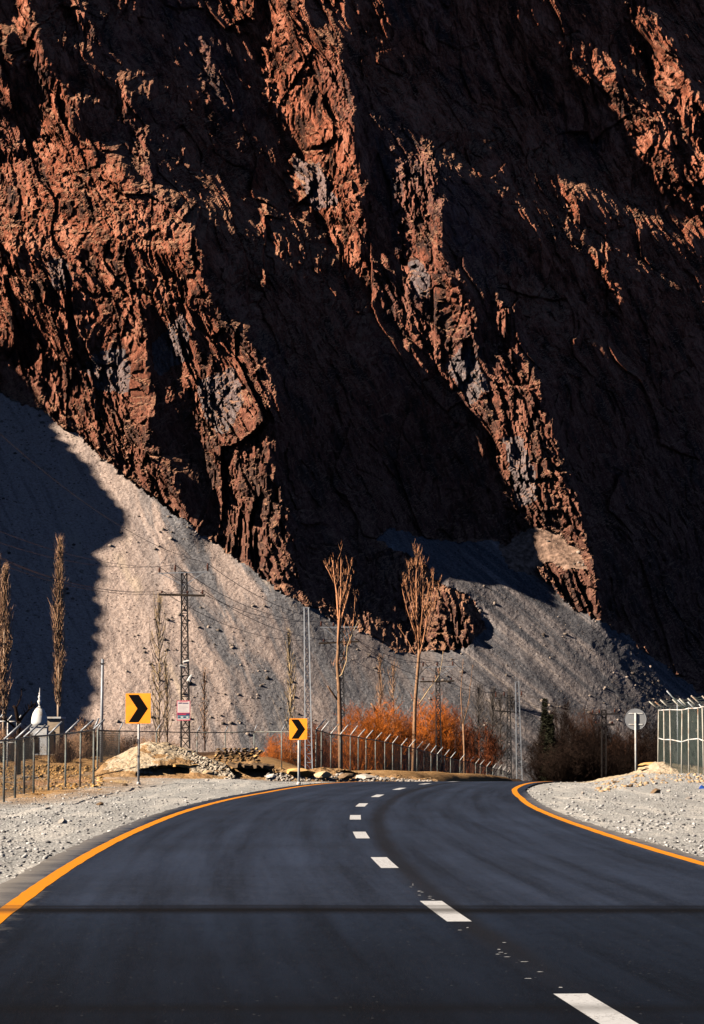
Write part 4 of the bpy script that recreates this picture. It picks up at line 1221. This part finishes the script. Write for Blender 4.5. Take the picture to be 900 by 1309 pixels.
# ------------------------------------------------------------------ bare trees and shrubs
def bark(name, lo, hi, sc_=3):
    t = NT(name, 0.9, 0.1); g = t.add('ShaderNodeNewGeometry')
    f = t.math('ADD', t.math('MULTIPLY', t.noise(sc_, 4), 0.55), t.math('MULTIPLY', g.outputs['Random Per Island'], 0.45))
    t.base(t.ramp(f, [(0.25, lo), (0.75, hi)])); return t.m
M_POPL = bark('poplar_twigs', (0.17, 0.09, 0.05), (0.74, 0.46, 0.29)); M_POPT = bark('poplar_trunk', (0.28, 0.20, 0.15), (0.52, 0.42, 0.34))
M_POPG = bark('pale_twigs', (0.32, 0.22, 0.11), (0.60, 0.46, 0.27)); M_GRYT = bark('grey_twigs', (0.05, 0.045, 0.045), (0.15, 0.135, 0.13))
M_POLL = bark('pollard_bark', (0.10, 0.055, 0.035), (0.46, 0.28, 0.17), 5); M_POLB = bark('pollard_shoots', (0.40, 0.155, 0.07), (0.80, 0.42, 0.24)); M_CRM = bark('cream_shoots', (0.50, 0.36, 0.20), (0.70, 0.54, 0.34))
M_WILL = bark('orange_willow', (0.10, 0.026, 0.010), (0.76, 0.21, 0.028)); M_WILR = bark('red_willow', (0.07, 0.02, 0.012), (0.38, 0.115, 0.045)); M_BRNS = bark('brown_brush', (0.02, 0.011, 0.008), (0.10, 0.05, 0.033))
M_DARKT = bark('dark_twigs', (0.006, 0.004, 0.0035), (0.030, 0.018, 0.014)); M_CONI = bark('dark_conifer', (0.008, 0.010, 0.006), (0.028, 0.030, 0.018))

def poplar_mesh(seed, H_, wid, n_br, tw, taper=1.0, start=0.06, rt=0.11):
    r = random.Random(seed); tr, cr = MB(), MB()
    bend = [(0, 0)]
    for i in range(10): bend.append((bend[-1][0] + r.uniform(-.05, .05), bend[-1][1] + r.uniform(-.05, .05)))
    def axis(f):
        i = min(int(f * 10), 9); q = f * 10 - i
        return Vector((bend[i][0] * (1 - q) + bend[i + 1][0] * q, bend[i][1] * (1 - q) + bend[i + 1][1] * q, f * H_))
    tr.tube([axis(i / 10) for i in range(11)], [rt * (1 - i / 10) ** 0.8 + 0.012 for i in range(11)], 6)
    for b in range(n_br):
        f = start + (0.97 - start) * (b + r.random()) / n_br
        az = r.uniform(0, 6.283); env = wid * (0.35 + 0.65 * math.sin(math.pi * min(1, (f * 0.85 + 0.15)) ** taper)) * r.uniform(.55, 1.1)
        env *= min(1, (1.02 - f) * 3.2 + .25); ln = min(H_ * 0.2 * r.uniform(.5, 1.1), H_ * (1.04 - f)); o_ = axis(f); d = Vector((math.cos(az), math.sin(az), 0))
        p1 = o_ + d * env * 0.55 + Vector((0, 0, ln * 0.3)); p2 = o_ + d * env * 0.92 + Vector((0, 0, ln * 0.65)); p3 = o_ + d * env + Vector((0, 0, ln))
        cr.tube([o_, p1, p2, p3], [0.034, 0.027, 0.018, 0.008], 3, False)
        for _ in range(tw):
            q = r.random(); a = (o_.lerp(p1, q * 2) if q < .5 else p1.lerp(p3, q * 2 - 1)); z = r.uniform(0, 6.28)
            l2 = ln * r.uniform(.16, .4)
            cr.twig(a, a + Vector((math.cos(z) * l2 * .42, math.sin(z) * l2 * .42, l2)), 0.013)
    return tr, cr
def place(name, tr, cr, mt, mc, loc, label, cat, group=None, rz=0.0, s=1.0, crown='crown'):
    t = thing(name, loc, label, cat, group, rz); t.scale = (s, s, s)
    tr.build('trunk', mt, t, True); cr.build(crown, mc, t); return t

for (nm, y, u, vb, vt, wd, seed, mt, mc, nb, tw, lab) in (
        ('poplar_tree', 205, 75, 925, 698, 9.5, 3, M_POPT, M_POPL, 200, 7, 'tall narrow bare poplar standing alone against the shaded scree'),
        ('poplar_tree', 200, 5, 940, 733, 11, 4, M_POPT, M_POPL, 200, 7, 'bare poplar cut off by the left edge of the photo'),
        ('poplar_tree', 215, -6, 930, 720, 9, 5, M_POPT, M_POPL, 110, 5, 'second poplar at the left edge behind the first'),
        ('poplar_tree', 215, 203, 962, 768, 15, 6, M_POPT, M_POPG, 90, 5, 'pale thin bare poplar left of the dark notice-bearing pylon'),
        ('poplar_tree', 205, 372, 975, 812, 9, 8, M_CRM, M_POPG, 60, 5, 'slender cream twigged poplar left of the pale lattice mast'),
        ('poplar_tree', 240, 262, 960, 860, 7, 9, M_BRNS, M_POPL, 60, 5, 'short brown sapling behind the wire fence right of the dark pylon'),
        ('bare_tree', 260, 485, 960, 842, 9, 10, M_POLL, M_POPL, 60, 6, 'small bare tree rising behind the willows left of centre'),
        ('bare_tree', 262, 503, 960, 850, 12, 11, M_POLL, M_POPL, 60, 6, 'small bushy bare tree right beside its thinner neighbour'),
        ('poplar_tree', 250, 214, 955, 848, 7, 12, M_BRNS, M_POPG, 50, 5, 'little pale sapling between the pale poplar and the dark pylon')):
    k = y / F; tr, cr = poplar_mesh(seed, (vb - vt) * k, wd * k, nb, tw, rt=0.12 if nb > 100 else .06)
    place(nm, tr, cr, mt, mc, P(u, vb, y), lab, 'tree')

def limb(mb, tw, path, r0, r1, r, shoots, slen, y, up=1.0, tr_=0.0135):
    """path of photograph points followed in depth; shoots grow from it"""
    pts = [Vector(q) for q in path]; n = len(pts)
    mb.tube(pts, [r0 + (r1 - r0) * i / (n - 1) for i in range(n)], 6)
    for _ in range(int(shoots * .75)):
        q = r.random() ** 0.8 * (n - 1); i = min(int(q), n - 2); a = pts[i].lerp(pts[i + 1], q - i); z = r.uniform(0, 6.28)
        l = slen * r.uniform(.5, 1.05) * (1 - .5 * q / (n - 1))
        e = a + Vector((math.cos(z) * l * .38, math.sin(z) * l * .38, l * up)); mid = a.lerp(e, .5) + Vector((math.cos(z), math.sin(z), 0)) * l * .10
        tw.tube([a, mid, e], [tr_ * 1.5, tr_ * 1.1, tr_ * .4], 3, False)
        for _ in range(3):
            b = a.lerp(e, r.uniform(.15, .8)); z = r.uniform(0, 6.28); l3 = l * r.uniform(.25, .5)
            tw.twig(b, b + Vector((math.cos(z) * l3 * .4, math.sin(z) * l3 * .4, l3)), tr_ * .8)

def pollard(y, trunk, limbs, label, seed, shoots_mat, trunk_mat=M_POLL, tr0=0.16, tr1=0.10):
    r = random.Random(seed); base = P(*trunk[0], y)
    t = thing('pollarded_tree', base, label, 'tree')
    def W3(pts, dy=0.0): return [P(u, v, y + dy * i / max(1, len(pts) - 1)) - base for i, (u, v) in enumerate(pts)]
    m = MB(); tp_ = W3(trunk); m.tube(tp_, [tr0 + (tr1 - tr0) * i / (len(tp_) - 1) for i in range(len(tp_))], 9); m.build('trunk', trunk_mat, t, True)
    tw = MB()
    for (pts, r0, r1, dy, sh, sl, mt) in limbs:
        m = MB(); limb(m, tw, W3(pts, dy), r0, r1, r, sh, sl, y); m.build('limb', mt, t, True)
    setp(tw.build('twigs', shoots_mat, t), kind='stuff')
    return t
pollard(172, [(436,1003),(435,960),(434,900),(433,872),(431,850),(432.5,830),(433,800)],
    [([(433,803),(432,780),(430,755),(427,735),(425,716)], .09, .02, .8, 16, 2.2, M_POLB),
     ([(432,830),(434,790),(436,760),(436,730),(436,710)], .08, .02, -.9, 14, 2.4, M_POLB),
     ([(433,812),(438,785),(443,768),(447,752),(449,735)], .07, .015, .9, 14, 2.0, M_POLB),
     ([(430,868),(437,862),(443,845),(444,826),(452,806),(459,792)], .05, .015, -.6, 14, 1.4, M_CRM),
     ([(433,850),(441,838),(446,820),(451,800),(453,780),(454,762)], .05, .012, .6, 14, 2.0, M_POLB),
     ([(432,895),(425,886),(421,880),(419,877)], .07, .05, -.3, 0, 1, M_POLL),
     ([(427,745),(420,730),(415,722)], .035, .01, .4, 8, 1.2, M_POLB),
     ([(436,770),(441,755),(445,735),(446,722)], .04, .012, .4, 8, 1.6, M_POLB)],
    'tall dark pollarded tree with reddish shoots in front of the scree', 31, M_POLB)
pollard(216, [(528,1003),(529,960),(530.5,900),(533,870),(535,845),(536,830)],
    [([(536,833),(534,800),(532.5,770),(532,740),(533,715),(534,700)], .085, .015, .6, 46, 2.3, M_POLB),
     ([(536,840),(541,820),(545,795),(546,770),(548,745)], .07, .012, -.8, 34, 2.1, M_POLB),
     ([(536,838),(545,812),(554,785),(558,762),(562,745)], .06, .012, .9, 30, 1.9, M_POLB),
     ([(534,800),(526,775),(520,755),(517,740)], .05, .012, .6, 26, 1.8, M_POLB),
     ([(534,790),(527,765),(524,740),(523,725)], .045, .012, -.6, 22, 2.2, M_POLB),
     ([(535,822),(527,800),(520,778),(514,752)], .045, .012, .5, 22, 2.0, M_POLB),
     ([(537,815),(540,780),(541,750),(540,722)], .05, .012, -.7, 24, 2.2, M_POLB),
     ([(540,822),(549,790),(552,760),(554,735)], .05, .012, .3, 24, 2.0, M_POLB),
     ([(534,902),(541,892),(549,880),(557,870),(562,862),(566,840),(566,832)], .055, .012, -.9, 10, 1.1, M_CRM),
     ([(536,862),(544,854),(552,849),(560,846),(568,843)], .035, .01, .8, 6, .9, M_CRM),
     ([(535,842),(528,832),(522,820),(512,805),(508,800)], .03, .008, .5, 6, .9, M_POLB)],
    'tall bare tree with a fan of fine shoots right of the pollarded tree', 37, M_POLB, M_POLL, .17, .11)
pollard(262, [(594,1003),(593.5,960),(592,925)],
    [([(592,926),(590,905),(589,885),(591,860),(592,842)], .07, .012, .6, 14, 1.3, M_POLL),
     ([(592,926),(596,912),(600,892),(602,870),(604,850)], .06, .012, -.6, 14, 1.3, M_POLL),
     ([(592,928),(588,920),(586,917)], .05, .03, 0, 2, .5, M_POLL)],
    'small forked bare tree right of the willows in front of the far scree', 41, M_POLL, M_POLL, .12, .09)
pollard(232, [(487,960),(482,915),(480,908)],
    [([(480,910),(477,903),(474,899)], .10, .07, 0, 2, .5, M_POLL), ([(480,910),(484,900),(488,885),(487,860)], .07, .02, .5, 10, 1.2, M_POLL)],
    'crooked dark stump with thin shoots among the orange willows', 43, M_POLL, M_DARKT, .11, .1)
# gnarled tree behind the near fence
pollard(96, [(24,990),(24,965),(23.5,940),(24,922)],
    [([(24,925),(21,912),(20,906),(17,902)], .075, .05, 0, 0, .5, M_DARKT), ([(24,924),(30,915),(38,906),(46,898)], .05, .018, .3, 10, .35, M_DARKT),
     ([(24,935),(15,926),(6,920),(-4,916)], .05, .02, -.3, 10, .35, M_DARKT), ([(20,906),(24,899),(28,888),(27,880)], .03, .008, .2, 6, .25, M_DARKT), ([(38,906),(45,903),(54,906)], .02, .008, .2, 5, .25, M_DARKT)],
    'gnarled dark tree with cut branches behind the near left fence', 47, M_DARKT, M_DARKT, .075, .075)

def shrub_mesh(seed, H_, wid, stems, tw, fan=0.9, tr_=0.013):
    """crooked stems that fork outward into a rounded head of fine shoots"""
    r = random.Random(seed); st, cr = MB(), MB()
    for s in range(stems):
        az = r.uniform(0, 6.283); sp = wid * r.uniform(.05, 1) ** .6; ln = H_ * math.sqrt(max(.1, 1 - (sp / wid / 1.12) ** 2)) * r.uniform(.7, 1.0)
        d = Vector((math.cos(az), math.sin(az), 0)); j = lambda q: Vector((r.uniform(-q, q), r.uniform(-q, q), r.uniform(-q, q)))
        a = d * sp * .12; b = a + d * sp * .5 + Vector((0, 0, ln * .32)) + j(.2); c = a + d * sp * .8 + Vector((0, 0, ln * .62)) + j(.25); e = a + d * sp * r.uniform(.8, 1.1) + Vector((0, 0, ln))
        (st if s < stems // 4 else cr).tube([a, b, c, e], [0.045, 0.028, 0.013, 0.005], 3, False)
        for _ in range(tw):
            q = 1 - r.random() ** 1.5 * .9; p0 = (a.lerp(b, q * 3) if q < .33 else b.lerp(c, q * 3 - 1) if q < .66 else c.lerp(e, q * 3 - 2)); z = r.uniform(0, 6.28); l = H_ * r.uniform(.05, .17)
            p1 = p0 + Vector((math.cos(z) * l * fan, math.sin(z) * l * fan, l * r.uniform(.15, 1)))
            cr.twig(p0, p1, tr_)
            for _ in range(3):
                z = r.uniform(0, 6.28); q0 = p0.lerp(p1, r.uniform(.2, .95)); l2 = l * r.uniform(.3, .7)
                cr.twig(q0, q0 + Vector((math.cos(z) * l2 * fan, math.sin(z) * l2 * fan, l2 * r.uniform(.1, 1))), tr_ * .7)
    return st, cr
SHR = {}
def shrub(kind, u, vb, vt, w, y, mats, label, cat='shrub', group=None, rz=0.0, name='willow_shrub', tilt=0):
    k = y / F; Hh = (vb - vt) * k
    if (kind, mats[0].name) not in SHR:
        seed, stems, tw, wid = KINDS_[kind]
        st, cr = shrub_mesh(seed, 1.0 * 4.5, wid * 4.5, stems, tw)
        t = thing(name, (0, 0, 0), label, cat, group); setp(st.build('stems', mats[1], t), kind='stuff'); cr.build('twigs', mats[0], t)
        SHR[(kind, mats[0].name)] = t; o = t
    else: o = copy_tree(SHR[(kind, mats[0].name)])
    o.name = name; o.location = P(u, vb, y); o.rotation_euler = (0, 0, rz)
    wid = KINDS_[kind][3]; o.scale = (w * k / (2 * wid * 4.5) * 1.0, w * k / (2 * wid * 4.5), Hh / 4.5)
    setp(o, label, cat)
    if group: o['group'] = group
    elif 'group' in o: del o['group']
    return o
KINDS_ = {0: (1, 95, 30, .45), 1: (2, 105, 28, .55), 2: (3, 60, 22, .35)}
for i, (kd, u, vb, vt, w, y, mats, lab) in enumerate((
        (1, 362, 990, 930, 52, 190, (M_WILL, M_WILR), 'small orange willow left of the small chevron sign'),
        (0, 402, 990, 912, 46, 215, (M_WILR, M_WILR), 'reddish willow between the pale mast and the pollarded tree'),
        (1, 458, 995, 893, 62, 195, (M_WILL, M_WILR), 'bright orange willow just right of the pollarded tree'),
        (0, 492, 995, 886, 64, 212, (M_WILL, M_WILR), 'broad orange willow behind the crooked stump'),
        (1, 515, 998, 905, 48, 224, (M_WILR, M_WILR), 'dull red willow left of the tall bare tree'),
        (0, 552, 999, 880, 66, 246, (M_WILL, M_WILR), 'tallest orange willow right of the tall bare tree'),
        (1, 577, 1000, 893, 50, 264, (M_WILR, M_WILR), 'dark red willow at the right end of the orange row'),
        (0, 612, 1002, 910, 54, 300, (M_WILR, M_WILR), 'dull reddish willow behind the small forked tree'),
        (1, 636, 1003, 930, 50, 325, (M_BRNS, M_BRNS), 'brown thicket left of the two-armed pylon'),
        (0, 530, 1000, 935, 60, 232, (M_BRNS, M_BRNS), 'low brown shrub behind the fence below the tall bare tree'),
        (1, 475, 996, 935, 60, 222, (M_WILR, M_WILR), 'low red brush behind the fence below the stump'),
        (0, 425, 992, 940, 48, 226, (M_WILR, M_WILR), 'low red brush behind the first posts of the long fence'))):
    shrub(kd, u, vb, vt + 6, w * 1.08, y, mats, lab, 'willow', rz=i * 1.3)
# dark thicket right of centre: brown brush and conifers
dk = [(668,925,60,356),(684,938,56,350),(650,945,50,348),(678,905,60,280),(700,928,60,262),(716,892,56,318),(735,922,60,276),(748,905,60,330),(768,915,58,312),(789,898,58,340),(800,928,54,300),(822,915,60,330),(840,900,60,352),(668,940,50,268),(720,945,70,250),(760,948,70,252),(655,950,44,300),(790,946,60,262),(858,895,60,360),(692,896,52,335),(730,888,52,352),(830,940,60,300)]
for i, (u, vt, w, y) in enumerate(dk):
    if u < 690: y = max(y, 352)
    mm = (M_DARKT, M_DARKT) if (i % 3 != 1 or y < 290) else (M_BRNS, M_DARKT)  # shade of the thicket put into its dark twig colours
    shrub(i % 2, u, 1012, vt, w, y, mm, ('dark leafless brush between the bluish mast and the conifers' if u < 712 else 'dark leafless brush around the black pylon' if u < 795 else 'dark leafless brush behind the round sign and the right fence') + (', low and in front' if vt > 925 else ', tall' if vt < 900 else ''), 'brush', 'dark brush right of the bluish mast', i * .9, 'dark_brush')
def conifer_mesh(seed, H_, w):
    r = random.Random(seed); tr, cr = MB(), MB(); tr.tube([(0, 0, 0), (0, 0, H_)], [.12, .02], 6)
    for i in range(900):
        f = r.random() ** .85; z = f * H_ * .97 + .1; az = r.uniform(0, 6.28); l = w * (1 - f) * r.uniform(.4, 1.05) + .15
        a = Vector((0, 0, z)); e = a + Vector((math.cos(az) * l, math.sin(az) * l, -l * .15 + .1)); cr.twig(a, e, .05)
        for _ in range(4):
            q = a.lerp(e, r.uniform(.3, 1)); zz = r.uniform(0, 6.28); cr.twig(q, q + Vector((math.cos(zz) * .3, math.sin(zz) * .3, r.uniform(-.1, .25))), .05)
    return tr, cr
for (u, vt, y, lab) in ((697, 893, 300, 'dark pointed conifer right of the bluish mast'), (704, 915, 255, 'low dark conifer in front of the pointed one')):
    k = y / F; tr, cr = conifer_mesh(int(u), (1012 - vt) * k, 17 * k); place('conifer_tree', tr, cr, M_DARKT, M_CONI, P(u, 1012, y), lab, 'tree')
# far grey poplars along the foot of the right scree
tr_, cr_ = poplar_mesh(77, 10.0, 0.9, 130, 8, rt=.10); tr2, cr2 = poplar_mesh(78, 10.0, 1.3, 140, 8, rt=.10)
pro = [place('poplar_tree', tr_, cr_, M_GRYT, M_GRYT, (0, 0, 0), '', 'tree'), place('poplar_tree', tr2, cr2, M_GRYT, M_GRYT, (0, 0, 0), '', 'tree')]
fp = [(690,848,360),(696,856,368),(685,862,352),(612,880,300),(628,884,305),(640,890,310),(668,868,350),(725,888,380),(738,892,384),(752,886,388),(764,880,392),(778,884,396),(790,868,400),(802,872,404),(812,862,408),(822,868,410),(833,858,412),(842,864,414),(853,850,416),(862,862,418),(871,856,420),(882,862,422),(892,870,424),(903,866,424),(655,885,330),(708,884,372)]
for i, (u, vt, y) in enumerate(fp):
    o = pro[i % 2] if i < 2 else copy_tree(pro[i % 2]); k = y / F
    o.location = P(u, 990, y); s = (990 - vt) * k / 10.0; o.scale = (s * 1.15, s * 1.15, s); o.rotation_euler = (0, 0, i * 1.1)
    if u < 645: lab, g = 'grey bare poplar at the foot of the scree behind the willows', 'grey poplars behind the willows'
    elif u < 700: lab, g = 'tall grey poplar rising above the dark pointed conifer', 'grey poplars above the conifer'
    elif u < 785: lab, g = 'thin grey poplar above the dark brush left of the round sign', 'grey poplars above the dark brush'
    else: lab, g = 'grey poplar in the row beyond the round sign and right fence', 'grey poplars beyond the right fence'
    setp(o, lab, 'tree', g)
# dry reddish brush behind the left fences
for i, (u, vt, w, y) in enumerate(((-8,925,44,150),(18,935,40,160),(95,935,46,170),(118,925,44,190),(140,930,44,205),(165,938,44,215),(190,938,40,212),(32,930,40,170),(108,918,36,235),(80,940,34,150),(222,946,30,215))):
    shrub(i % 2, u, 985, vt, w, y, (M_BRNS, M_BRNS) if i % 2 else (M_POPL, M_BRNS), ('dry leafless brush around the domed shrine' if u < 85 else 'dry leafless brush behind the thin pole' if u < 145 else 'dry leafless brush behind the pale spoil heap'), 'brush', 'dry brush behind the left fences', i, 'dry_brush')
# small dry tufts on the banks
def tuft(u, v, y, w, h, mat, label, seed):
    r = random.Random(seed); m = MB(); k = y / F
    for _ in range(160):
        x, yy = r.gauss(0, w * k * .3), r.gauss(0, w * k * .3); z = r.uniform(0, 6.28); l = h * k * r.uniform(.5, 1.1)
        m.twig(Vector((x, yy, 0)), Vector((x + math.cos(z) * l * .5, yy + math.sin(z) * l * .5, l)), .006)
    o = setp(m.build('dry_tuft', mat), kind='stuff'); o.location = P(u, v, y); setp(o, label, 'tuft')
tuft(886, 1006, 88, 16, 8, M_WILL, 'orange dry tuft beside the blue plastic scrap', 1); tuft(205, 996, 96, 30, 5, M_POPL, 'dry tuft under the spoil heap', 2)
tuft(45, 1004, 84, 40, 9, M_POPL, 'dry straw tuft among the near left fence posts', 3); tuft(95, 1000, 88, 40, 8, M_POPL, 'dry straw tuft right of the near fence', 4); tuft(150, 1001, 90, 26, 5, M_POPG, 'pale straw tuft left of the large chevron sign', 5)
